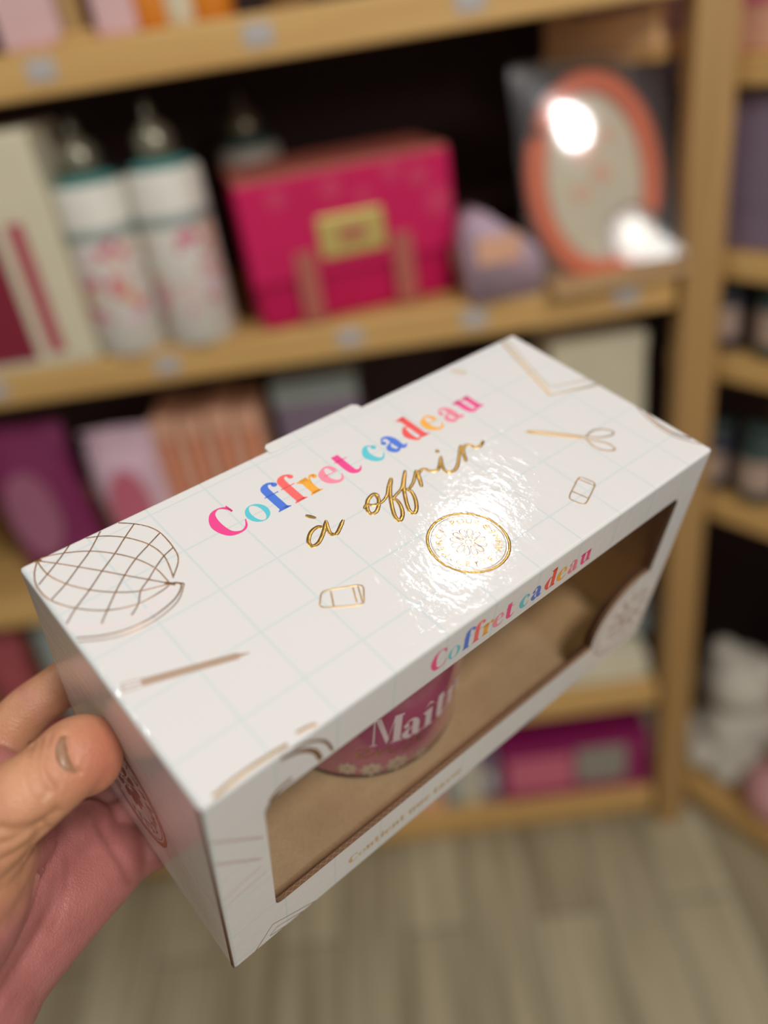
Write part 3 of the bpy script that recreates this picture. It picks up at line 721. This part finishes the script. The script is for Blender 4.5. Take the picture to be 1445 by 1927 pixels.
for i, (P, wd) in enumerate(SC):
    pts = crom(P, 8); n = len(pts)
    wd *= 1.25
    ws = [wd * (.6 + .4 * min(1, min(j, n - 1 - j) / 3)) for j in range(n)]
    strip(pts, ws, topf(.03 + .004 * i), bm, 0, h=.14)
obj('gold_script', bm, M['foil'], gb, True)

# line drawings in foil on the top
def lines(name, LS, mapf, m, parent=gb, h=.05):
    bm = bmesh.new()
    for i, (P, wd) in enumerate(LS):
        pts = crom(P, 7) if len(P) > 2 and P[0] != 'L' else (list(P[1:]) if P[0] == 'L' else list(P))
        strip(pts, [wd * 1.2] * len(pts), lambda x, y, q, i=i: mapf(x, y, q + .001 * i), bm, 0, h=h)
    return obj(name, bm, m, parent, True)
gl = [[(34.9, 107.8), (38.9, 104.0), (42.2, 99.2), (43.6, 94.0), (43.4, 85.8), (41.7, 79.7), (36.2, 74.0)],
 [(5.9, 108.0), (2.6, 103.0), (.9, 96.9), (1.8, 89.4), (6.3, 81.6), (13.4, 74.8), (22.1, 71.1), (30.8, 71.3), (34.0, 72.3)],
 [(22.9, 107.8), (27.9, 105.1), (33.4, 99.8), (37.7, 92.2), (38.9, 83.9), (36.4, 73.9)],
 [(5.9, 108.2), (8.6, 108.1), (14.6, 105.6), (21.4, 101.2), (26.9, 95.3), (31.1, 88.9), (33.9, 81.2), (34.2, 73.2)],
 [(6.0, 107.8), (10.5, 102.6), (14.9, 97.2), (20.0, 90.8), (24.7, 84.6), (29.7, 78.2), (34.0, 72.6)],
 [(5.7, 107.9), (5.8, 100.2), (8.5, 92.9), (13.1, 85.9), (19.0, 79.8), (25.4, 75.4), (34.0, 72.3)],
 [(17.2, 108.2), (9.9, 103.0), (1.6, 97.8)], [(28.2, 107.8), (21.0, 101.4), (14.9, 97.2), (8.5, 92.9), (1.8, 89.4)],
 [(38.9, 104.0), (32.9, 99.8), (26.9, 95.3), (20.0, 90.8), (13.1, 85.9), (6.3, 81.6), (1.3, 77.6)],
 [(43.5, 94.7), (37.7, 92.0), (31.1, 88.9), (24.7, 84.6), (19.2, 80.1), (13.4, 74.8), (9.5, 71.0)],
 [(43.3, 85.8), (38.8, 84.2), (33.9, 81.2), (29.7, 78.2), (25.4, 75.5), (22.1, 71.1), (18.2, 68.3)]]
lines('globe_drawing', [(P, .42) for P in gl] + [(((33.0, 73.6), (35.4, 71.0)), 1.0), (((4.8, 108.4), (7.0, 107.2)), 1.0)], topf(.03), M['foilc'])
bm = bmesh.new()
A = crom([(33.5, 71.6), (27.2, 68.4), (18.5, 68.2), (9.7, 71.4), (.9, 77.8)], 6); B = crom([(35.5, 71.2), (28.2, 65.9), (18.5, 65.5), (9.3, 68.2), (.9, 73.8)], 6)
va = [bm.verts.new(topf(.02)(*p)) for p in A]; vb = [bm.verts.new(topf(.02)(*p)) for p in B]
for i in range(len(A) - 1): bm.faces.new((va[i], va[i + 1], vb[i + 1], vb[i]))
obj('globe_stand_tint', bm, M['tint'], gb)
lines('globe_stand_drawing', [([(37.6, 69.6), (35.4, 71.9), (36.6, 69.4), (31.7, 65.6), (22.7, 63.6), (14.4, 64.2), (7.4, 66.8), (1.2, 70.8)], .5), ([(37.7, 69.5), (31.9, 64.2), (22.7, 61.9), (14.4, 62.4), (7.4, 65.0), (1.0, 69.0)], .35)], topf(.03), M['foilc'])
# pencil
bm = bmesh.new()
def thickline(P, wd, off=.03): strip(P, wd, topf(off), bm, 0, h=.05)
thickline([(8.0, 44.2), (35.0, 34.6)], [2.8, 2.5]); thickline([(35.0, 34.6), (38.2, 33.4)], [1.5, .3], .035)
thickline([(2.9, 45.9), (7.6, 44.2), (7.9, 44.5)], [.4, .4, .4]); thickline([(3.6, 47.4), (8.4, 45.6)], [.4, .4]); thickline([(2.4, 44.6), (7.0, 43.0)], [.4, .4]); thickline([(2.5, 44.5), (3.6, 47.4)], [.4, .4])
obj('pencil_drawing', bm, mat('pencil_gold_print', (192, 164, 140), .4, .3), gb)
def rrect(c, r=.22, n=4):
    """rounded quadrilateral through four corners"""
    out = []
    for i in range(4):
        p, q, s = c[i - 1], c[i], c[(i + 1) % 4]
        a = (q[0] + (p[0] - q[0]) * r, q[1] + (p[1] - q[1]) * r); b = (q[0] + (s[0] - q[0]) * r, q[1] + (s[1] - q[1]) * r)
        for k in range(n + 1):
            t = k / n; out.append(tuple((1 - t) ** 2 * a[j] + 2 * t * (1 - t) * q[j] + t * t * b[j] for j in (0, 1)))
    return out + [out[0]]
lines('eraser_drawing', [(['L'] + rrect([(70.2, 39.2), (65.2, 34.0), (77.2, 26.0), (82.8, 33.0)]), .42), (['L', (72.6, 37.4), (69.2, 31.6)], .42), (['L', (79.2, 34.2), (76.0, 28.2)], .42), (['L', (80.8, 33.4), (77.6, 27.4)], .42)], topf(.03), M['foil'])
lines('eraser_drawing', [(['L'] + rrect([(182.9, 23.2), (184.9, 16.4), (171.6, 11.2), (169.4, 17.6)]), .40), (['L', (173.8, 19.3), (175.6, 13.0)], .40), (['L', (181.4, 22.6), (183.2, 16.0)], .40)], topf(.03), M['foil'])
lines('scissors_drawing', [([(187.6, 54.6), (192.2, 51.4), (202.8, 39.4), (205.5, 36.8)], .55), ([(187.6, 54.6), (190.6, 50.4), (201.6, 38.2), (204, 35.5)], .5), ([(188.6, 53.6), (196.5, 45.5), (203.2, 38.2)], .4),
   ([(205, 37.2), (210, 38.0), (214.6, 36.0), (216.4, 32.2), (213.4, 31.4), (208.5, 33.6), (205, 37.2)], .55), ([(203.6, 36.0), (202.2, 31.0), (203.8, 26.6), (207.2, 24.6), (208.6, 27.4), (206.6, 32.0), (203.6, 36.0)], .55)], topf(.03), M['foil'])
lines('set_square_drawing', [(['L', (230.6, 107.5), (215.6, 65.4), (239.0, 57.6)], .9), (['L', (233.6, 107.5), (219.6, 69.4), (239.0, 62.6)], .5)], topf(.03), M['foil'])
lines('protractor_drawing', [([(238.6, 36.6), (234.9, 25.3), (234.2, 14.5), (238.6, 4.6)], .5), ([(238.6, 31.6), (236.4, 24.5), (236.0, 16.0), (238.6, 9.6)], .9)], topf(.03), M['foilc'])
lines('leaf_drawing', [([(197.0, 103.6), (194.8, 104.6), (196.0, 101.6), (198.6, 99.4), (197.8, 102.4), (197.0, 103.6)], .5)], topf(.03), M['foil'])
lines('fold_glint_drawing', [([(4.5, 1.1), (9.0, 1.6), (15.0, 1.9), (22.0, 1.7), (28.5, 1.2)], .9), ([(32.5, 2.4), (36.0, 2.0), (38.5, 1.2)], .8)], topf(.03), M['foil'])

# round daisy seals
def seal(name, cx, cy, r, mapf, m, words=True, r2=.92, solid=False):
    bm = bmesh.new(); n = 72
    circ = lambda q: [(cx + q * math.cos(2 * math.pi * k / n), cy + q * math.sin(2 * math.pi * k / n)) for k in range(n)]
    c = circ(r * .965); strip(c + [c[0]], [r * .07] * (n + 1), mapf, bm, 0, h=.06)
    c = circ(r * .885); strip(c + [c[0]], [r * .015] * (n + 1), mapf, bm, 0, h=.05)
    for k in range(12):
        a = 2 * math.pi * (k + .3) / 12; ca, sa = math.cos(a), math.sin(a); P = []
        for j in range(15):
            t = j / 14; u = r * (.13 + .30 * math.sin(math.pi * t)); v = r * .07 * math.sin(2 * math.pi * t) * 1.0
            P.append((cx + ca * u - sa * v, cy + sa * u + ca * v))
        if solid: bm.faces.new([bm.verts.new(mapf(*p, .05)) for p in P[:-1]])
        else: strip(P, [r * .018] * len(P), mapf, bm, 0, h=.05)
    c = [(cx + r * .075 * math.cos(t), cy + r * .075 * math.sin(t)) for t in [2 * math.pi * k / 20 for k in range(20)]]
    strip(c + [c[0]], [r * .02] * 21, mapf, bm, 0, h=.05)
    if words:
        def arc_text(s, a0, step, inside):
            for i, chh in enumerate(s):
                if chh == ' ': continue
                cu = bpy.data.curves.new('t', 'FONT'); cu.body = chh; cu.size = r * .235; cu.align_x = 'CENTER'; cu.offset = .006 * r * .0
                to = bpy.data.objects.new('t', cu); COL.objects.link(to)
                tm = bpy.data.meshes.new_from_object(to.evaluated_get(bpy.context.evaluated_depsgraph_get()))
                a = math.radians(a0 + step * i); rr = r * (.62 if not inside else .79)
                ux, uy = (math.sin(a), -math.cos(a)) if not inside else (-math.sin(a), math.cos(a))   # advance direction
                vx, vy = (math.cos(a), math.sin(a)) if not inside else (-math.cos(a), -math.sin(a))
                vm = [bm.verts.new(mapf(cx + rr * math.cos(a) + v.co.x * ux + v.co.y * vx, cy + rr * math.sin(a) + v.co.x * uy + v.co.y * vy, .05)) for v in tm.vertices]
                for p in tm.polygons:
                    try: bm.faces.new([vm[q] for q in p.vertices])
                    except ValueError: pass
                bpy.data.objects.remove(to); bpy.data.curves.remove(cu); bpy.data.meshes.remove(tm)
        arc_text('MERCI POUR', 176, -16.5, False)
        arc_text('CETTE ANNÉE', 207, 16.0, True)
        for a in (10, 192):
            a = math.radians(a); c = [(cx + r * .7 * math.cos(a) + r * .04 * math.cos(t), cy + r * .7 * math.sin(a) + r * .04 * math.sin(t)) for t in [2 * math.pi * k / 12 for k in range(12)]]
            strip(c + [c[0]], [r * .02] * 13, mapf, bm, 0, h=.05)
    return obj(name, bm, m, gb, 'keep')
seal('daisy_seal', 123.9, 24.9, 14.9, topf(.03), M['foil'])
seal('daisy_seal', 63.0, -73.0, 27.5, lefof(.03), M['foilc'], solid=True)
# front face drawings
lines('ruler_drawing', [(((.9, -19.2), (17.2, -38.2)), .8), (((.9, -32.9), (15.6, -50.4)), .8), ([(1.0, -59.0), (9.0, -56.2), (15.5, -55.4)], .5), ([(1.0, -64.2), (9, -62.4), (17.0, -61.2)], .5)], frof(.03), mat('pale_copper_ink', (196, 176, 166), .4))
lines('set_square_drawing', [(['L', (9.0, -116.0), (17.0, -105.3), (36.0, -115.9)], .3), (['L', (30.6, -116), (18.5, -110.2), (15.4, -113.2), (23.0, -116.0)], .28)], frof(.03), M['foilc'])
lines('ring_drawing', [([(29.5, -1.6), (35.0, -4.0), (40.5, -9.5), (43.5, -17.5)], .9), ([(25.0, -2.2), (32.0, -5.6), (36.8, -11.0), (39.0, -17.8)], 1.5), ([(20.5, -20.5), (24, -17.4), (28.5, -16.6)], 1.3)], frof(.03), M['foilc'])
bm = bmesh.new(); c = cc
n = 48
for q, wdt in ((23.6, 1.2), (20.8, .5), (5.2, 3.0)):
    P = [(c[0] + q * math.cos(math.radians(95 + 265 * k / n)), c[1] + q * math.sin(math.radians(95 + 265 * k / n))) for k in range(n + 1)]
    P = [p for p in P if p[0] < 238.5 and p[1] > -116]
    strip(P, [wdt] * len(P), frof(.03), bm, 0, h=.05)
for kk in range(12):
    a = 2 * math.pi * kk / 12; q0, q1 = 7.5, 15
    P = [(c[0] + q0 * math.cos(a), c[1] + q0 * math.sin(a)), (c[0] + q1 * math.cos(a), c[1] + q1 * math.sin(a))]
    if P[1][0] < 238: strip(P, [1.2, 3.0], frof(.03), bm, 0, h=.05)
obj('corner_seal', bm, mat('pale_copper_print', (176, 156, 146), .4), gb)

# ------------------------------------------------------------------ the mug inside
mg = empty('mug'); mg.matrix_world = BM @ Matrix.Translation((107.5 * mm, 61.5 * mm, (-117 + 1.95) * mm))
tag(mg, 'magenta mug with white lettering, behind the window of the gift box', 'mug')
MR = 44.5
M['mug'] = mat('magenta_glaze', (176, 62, 112), .12, coat=1.0, var=.06, scale=40)
obj('mug_body', lathe([(0, 0), (39 * mm, 0), (42.5 * mm, .6 * mm), (44.2 * mm, 2.4 * mm), (MR * mm, 6 * mm), (MR * mm, 92 * mm), (44 * mm, 94 * mm), (42.4 * mm, 94 * mm), (41.5 * mm, 92 * mm), (41 * mm, 8 * mm), (36 * mm, 4 * mm), (0, 4 * mm)], 96), M['mug'], mg, True)
obj('foot_ring', lathe([(38.8 * mm, -.0 * mm), (43.0 * mm, .5 * mm), (44.35 * mm, 2.2 * mm), (44.45 * mm, 2.9 * mm)], 96), mat('dark_foot_line', (92, 40, 62), .4), mg, True)
hp = [Vector((math.cos(t) * 20 * mm, 0, (50 + 28 * math.sin(t)) * mm)) for t in [math.radians(-80 + 16 * i) for i in range(11)]]
hp = [Vector((43 * mm + p.x, 0, p.z)) for p in hp]
hb = tube([(43 * mm, 0, 22 * mm)] + hp + [(43 * mm, 0, 78 * mm)], 4.5 * mm, 12)
bmesh.ops.rotate(hb, cent=(0, 0, 0), matrix=Matrix.Rotation(math.radians(28), 3, 'Z'), verts=hb.verts)
obj('handle', hb, M['mug'], mg, True)
def cyl(off):
    def f(s, z, h=0):
        a = s / MR; q = MR + off + h; return (q * math.sin(a) * mm, -q * math.cos(a) * mm, z * mm)
    return f
bm = bmesh.new(); x = -27.0
for ch_, sp in zip('Maîtresse', (13.6, 10.2, 6.4, 8.0, 8.0, 9.5, 8, 8, 9)):
    put(G[ch_], x, 25.8, 8.2 if ch_ == 'M' else 9.6, 12.2, cyl(.08), bm, 0); x += sp
obj('white_lettering', bm, mat('white_enamel_ink', (232, 214, 214), .3), mg)
bm = bmesh.new()
for P in ([(-31, 19.5), (-27.5, 21), (-26.5, 23.0), (-29.5, 23.5), (-31.5, 20.5), (-30, 17.5), (-25.5, 19.0), (-22.5, 23.0)], [(-22.5, 23.0), (-22.8, 18.0), (-20.0, 22.0), (-17.8, 23.0), (-17.6, 18.8), (-14.5, 19.5)], [(-9.5, 23.0), (-12.0, 21.0), (-11.0, 18.2), (-8.2, 19.4), (-8.6, 22.8), (-5.0, 23.2)], [(-5.0, 23.4), (-5.0, 18.2), (-3.0, 22.0), (.5, 23.2)]):
    c = crom(P, 8); strip(c, [.8] * len(c), cyl(.05), bm, 0, h=.08)
obj('gold_lettering', bm, M['foil'], mg, True)
bm = bmesh.new()
for cx_, cz_, q in ((-25, 8.0, 5.2), (-14, 8.6, 5.6), (-35, 9.0, 4.6), (-2, 7.4, 3.8)):
    for k in range(8):
        a = 2 * math.pi * k / 8
        bm.faces.new([bm.verts.new(cyl(.08 + .004 * k)(cx_ + math.cos(a) * q * .55 + q * .42 * math.cos(t) * math.cos(a) - q * .24 * math.sin(t) * math.sin(a), cz_ + math.sin(a) * q * .55 + q * .42 * math.cos(t) * math.sin(a) + q * .24 * math.sin(t) * math.cos(a))) for t in [2 * math.pi * j / 12 for j in range(12)]])
obj('daisy_print', bm, mat('daisy_enamel', (206, 186, 160), .3), mg)

# ------------------------------------------------------------------ the hand
def cp(u, v, d):                                     # point seen at a photograph pixel at distance d (m) along the view axis
    return EYE + (CR * ((u - 722.5) / FPX) - CU * ((v - 963.5) / FPX) - CB) * d
def bx(x, y, z): return BM @ Vector((x * mm, y * mm, z * mm))
def skin_mat():
    m, nt, p = nmat('skin'); N = nt.nodes; L = nt.links; tc = N.new('ShaderNodeTexCoord')
    at_ = N.new('ShaderNodeVertexColor'); at_.layer_name = 'tone'
    a = N.new('ShaderNodeTexNoise'); a.inputs['Scale'].default_value = 90; a.inputs['Detail'].default_value = 4; L.new(tc.outputs['Object'], a.inputs['Vector'])
    r = N.new('ShaderNodeValToRGB'); r.color_ramp.elements[0].position = .3; r.color_ramp.elements[0].color = (.86, .80, .78, 1); r.color_ramp.elements[1].position = .7; r.color_ramp.elements[1].color = (1, 1, 1, 1)
    L.new(a.outputs['Fac'], r.inputs['Fac'])
    mx = N.new('ShaderNodeMix'); mx.data_type = 'RGBA'; mx.blend_type = 'MULTIPLY'; mx.inputs[0].default_value = 1
    L.new(at_.outputs['Color'], mx.inputs[6]); L.new(r.outputs['Color'], mx.inputs[7]); L.new(mx.outputs[2], p.inputs['Base Color'])
    p.inputs['Subsurface Weight'].default_value = .25; p.inputs['Subsurface Radius'].default_value = (.006, .0025, .0012); p.inputs['Subsurface Scale'].default_value = 1
    p.inputs['Roughness'].default_value = .45
    n1 = N.new('ShaderNodeTexVoronoi'); n1.inputs['Scale'].default_value = 1300; L.new(tc.outputs['Object'], n1.inputs['Vector'])
    mp = N.new('ShaderNodeMapping'); mp.inputs['Scale'].default_value = (1, .3, 1); L.new(tc.outputs['Object'], mp.inputs['Vector'])
    n2 = N.new('ShaderNodeTexNoise'); n2.inputs['Scale'].default_value = 420; n2.inputs['Detail'].default_value = 3; L.new(mp.outputs['Vector'], n2.inputs['Vector'])
    ad = N.new('ShaderNodeMath'); ad.operation = 'ADD'; L.new(n1.outputs['Distance'], ad.inputs[0]); L.new(n2.outputs['Fac'], ad.inputs[1])
    b = N.new('ShaderNodeBump'); b.inputs['Strength'].default_value = .5; b.inputs['Distance'].default_value = .00035; L.new(ad.outputs[0], b.inputs['Height']); L.new(b.outputs['Normal'], p.inputs['Normal'])
    return m
chains = {
 'thumb': [(cp(-130, 1660, .262), 25), (cp(-70, 1600, .255), 19), (cp(-5, 1535, .252), 14.5), (cp(58, 1492, .253), 12.6), (cp(105, 1455, .258), 12.2), (cp(140, 1424, .262), 12.4), (cp(158, 1416, .265), 12.2), (cp(161, 1428, .266), 12.0)],
 'index': [(bx(-62, 92, -112), 16), (bx(-40, 112, -100), 12), (bx(-18, 120, -86), 10.2), (bx(0, 120, -80), 9.4), (bx(22, 119.5, -74), 9.2), (bx(48, 118, -68), 8.4), (bx(62, 117.2, -66), 7.4)],
 'web': [(cp(-60, 1470, .31), 14), (cp(-20, 1470, .305), 13), (cp(10, 1500, .30), 12), (cp(-40, 1560, .28), 17)],
 'palm1': [(cp(-250, 2040, .268), 31), (cp(-120, 1900, .275), 31), (cp(-40, 1815, .283), 26), (cp(60, 1735, .295), 21), (cp(140, 1672, .308), 17.5), (cp(205, 1628, .322), 14), (cp(240, 1598, .333), 11.5)],
 'palm2': [(cp(-200, 1850, .262), 32), (cp(-100, 1740, .272), 28), (cp(-10, 1680, .287), 23), (cp(80, 1620, .306), 18), (cp(160, 1570, .328), 13)],
 'palm3': [(bx(-62, 92, -112), 15), (bx(-40, 92, -122), 13), (bx(-18, 84, -129), 11.5)],
 'thenar': [(cp(-200, 1800, .25), 30), (cp(-110, 1690, .258), 27), (cp(-40, 1625, .268), 20), (cp(20, 1590, .285), 15)],
 'middle': [(bx(-22, 98, -127), 12), (bx(-2, 96, -128.5), 9.8), (bx(28, 90, -128), 9.4), (bx(56, 80, -127), 8.8), (bx(66, 74, -126.5), 7.8)],
 'ring': [(bx(-16, 80, -129.5), 12), (bx(2, 78, -128.6), 9.6), (bx(28, 70, -127.8), 9.0), (bx(50, 62, -127), 8.4), (bx(60, 58, -126), 7.6)],
 'little': [(bx(-12, 66, -130), 10.5), (bx(2, 62, -128), 8.4), (bx(20, 55, -127), 7.8), (bx(34, 50, -126), 7.2), (bx(42, 47, -125.2), 6.6)],
}
bm = bmesh.new()
for nm, ch2 in chains.items():
    P = crom([(p.x, p.y, p.z, r) for p, r in ch2], 9)
    for x, y, z, r in P:
        bmesh.ops.create_icosphere(bm, subdivisions=3, radius=r * mm, matrix=Matrix.Translation((x, y, z)))
# forearm running out of the frame
a, b = cp(-250, 2040, .268), cp(-650, 2520, .255)
for i in range(30):
    t = i / 29; q = a.lerp(b, t); bmesh.ops.create_icosphere(bm, subdivisions=3, radius=(30 + 8 * t) * mm, matrix=Matrix.Translation(q))
hm = bpy.data.meshes.new('person'); bm.to_mesh(hm); bm.free()
ho = bpy.data.objects.new('person', hm); COL.objects.link(ho)
md = ho.modifiers.new('r', 'REMESH'); md.mode = 'VOXEL'; md.voxel_size = .0009; md.use_smooth_shade = True
sm = ho.modifiers.new('s', 'SMOOTH'); sm.iterations = 12; sm.factor = .6
dg = bpy.context.evaluated_depsgraph_get(); me = bpy.data.meshes.new_from_object(ho.evaluated_get(dg)); ho.modifiers.clear(); ho.data = me; me.name = 'person'
me.materials.clear(); me.materials.append(skin_mat())
# creases: pixel-traced polylines pressed into the surface that faces the viewer
CREASES = [([(123, 1383), (125, 1405), (131, 1428), (139, 1446), (150, 1454)], .9, .8), ([(114, 1385), (104, 1410), (107, 1436), (124, 1453), (143, 1457)], .35, .6),([(58, 1400), (54, 1440), (60, 1480), (78, 1505)], .9, .8), ([(78, 1392), (70, 1430), (74, 1468), (92, 1492)], .9, .8), ([(94, 1385), (88, 1410), (92, 1448), (112, 1478)], .7, .7), ([(66, 1396), (62, 1438), (68, 1476), (86, 1500)], .5, .6),
  ([(0, 1560), (30, 1565), (75, 1552), (110, 1528)], 1.2, 1.6), ([(0, 1590), (25, 1582), (60, 1568), (85, 1556)], 1.0, 1.1), ([(0, 1622), (40, 1600), (75, 1572)], .9, 1.0), ([(0, 1660), (34, 1630), (66, 1596)], .8, .9),
  ([(85, 1565), (82, 1620), (52, 1690), (0, 1752)], 1.2, 2.6), ([(190, 1550), (212, 1590), (234, 1625), (246, 1652)], 1.2, 2.4), ([(108, 1650), (98, 1700), (60, 1770), (10, 1830)], .4, 1.8), ([(130, 1610), (124, 1680), (100, 1750)], .35, 1.5)]
import numpy as np
nv = len(me.vertices); co = np.empty(nv * 3); me.vertices.foreach_get('co', co); co = co.reshape(-1, 3)
no = np.empty(nv * 3); me.vertices.foreach_get('normal', no); no = no.reshape(-1, 3)
E_ = np.array(EYE); rel = co - E_
dc = -(rel @ np.array(CB)); uu = 722.5 + FPX * (rel @ np.array(CR)) / dc; vv = 963.5 - FPX * (rel @ np.array(CU)) / dc
facing = np.clip(-(no * rel).sum(1) / np.linalg.norm(rel, axis=1), 0, 1)
near = dc < .40
disp = np.zeros(nv)
for P, dep, wd in CREASES:
    P = np.array(crom(P, 8)); best = np.full(nv, 1e9)
    for a, b in zip(P[:-1], P[1:]):
        ab = b - a; t = np.clip(((uu - a[0]) * ab[0] + (vv - a[1]) * ab[1]) / (ab @ ab), 0, 1)
        best = np.minimum(best, np.hypot(uu - a[0] - t * ab[0], vv - a[1] - t * ab[1]))
    dm = best / FPX * dc * 1000
    disp -= dep * np.exp(-(dm / wd) ** 2) * (facing > .1) * near
co = co + no * (disp * mm)[:, None]
me.vertices.foreach_set('co', co.ravel())
ca = me.color_attributes.new('tone', 'FLOAT_COLOR', 'POINT')
# skin tones: tanned upper side of thumb and index, pinker palm, red fingertip
tipw = np.exp(-((np.linalg.norm(co - np.array(cp(172, 1425, .262)), axis=1)) / .011) ** 2)
dth = np.full(nv, 1e9)
for p, r in chains['thumb'][1:]: dth = np.minimum(dth, np.linalg.norm(co - np.array(p), axis=1) - r * mm)
did = np.full(nv, 1e9)
for p, r in chains['index'][1:]: did = np.minimum(did, np.linalg.norm(co - np.array(p), axis=1) - r * mm)
kth = np.clip(1 - np.minimum(dth, did) / .010, 0, 1)[:, None]
palm = np.array(lin((182, 116, 110))); tan = np.array(lin((206, 150, 112))); red = np.array(lin((202, 96, 92)))
tone = palm * (1 - kth) + tan * kth; tone = tone * (1 - .7 * tipw[:, None]) + red * .7 * tipw[:, None]
ca.data.foreach_set('color', np.concatenate([tone, np.ones((nv, 1))], 1).ravel())
for p in me.polygons: p.use_smooth = True
tag(ho, 'left hand gripping the end of the white gift box, thumb pressed on it', 'person')
# thumb nail
from mathutils.bvhtree import BVHTree
tree = BVHTree.FromPolygons([v.co[:] for v in me.vertices], [p.vertices[:] for p in me.polygons])
nb = bmesh.new(); g = []
NLc = crom([(114, 1387), (105, 1410), (108, 1434), (124, 1450), (143, 1454)], 4); NRc = crom([(123, 1385), (125, 1405), (131, 1428), (139, 1444), (147, 1452)], 4)
for (lu, lv), (ru, rv) in zip(NLc, NRc):
    row = []
    for j in range(5):
        t = j / 4; q_ = cp(lu + (ru - lu) * t, lv + (rv - lv) * t, 1.0); d_ = (q_ - EYE).normalized()
        hit = tree.ray_cast(EYE, d_)
        row.append(nb.verts.new(hit[0] + hit[1] * .0001))
    g.append(row)
for i in range(len(g) - 1):
    for j in range(4): nb.faces.new((g[i][j], g[i + 1][j], g[i + 1][j + 1], g[i][j + 1]))
nl = obj('thumb_nail', nb, mat('nail', (158, 118, 88), .4, coat=.1), ho, True)
md = nl.modifiers.new('t', 'SOLIDIFY'); md.thickness = .0005
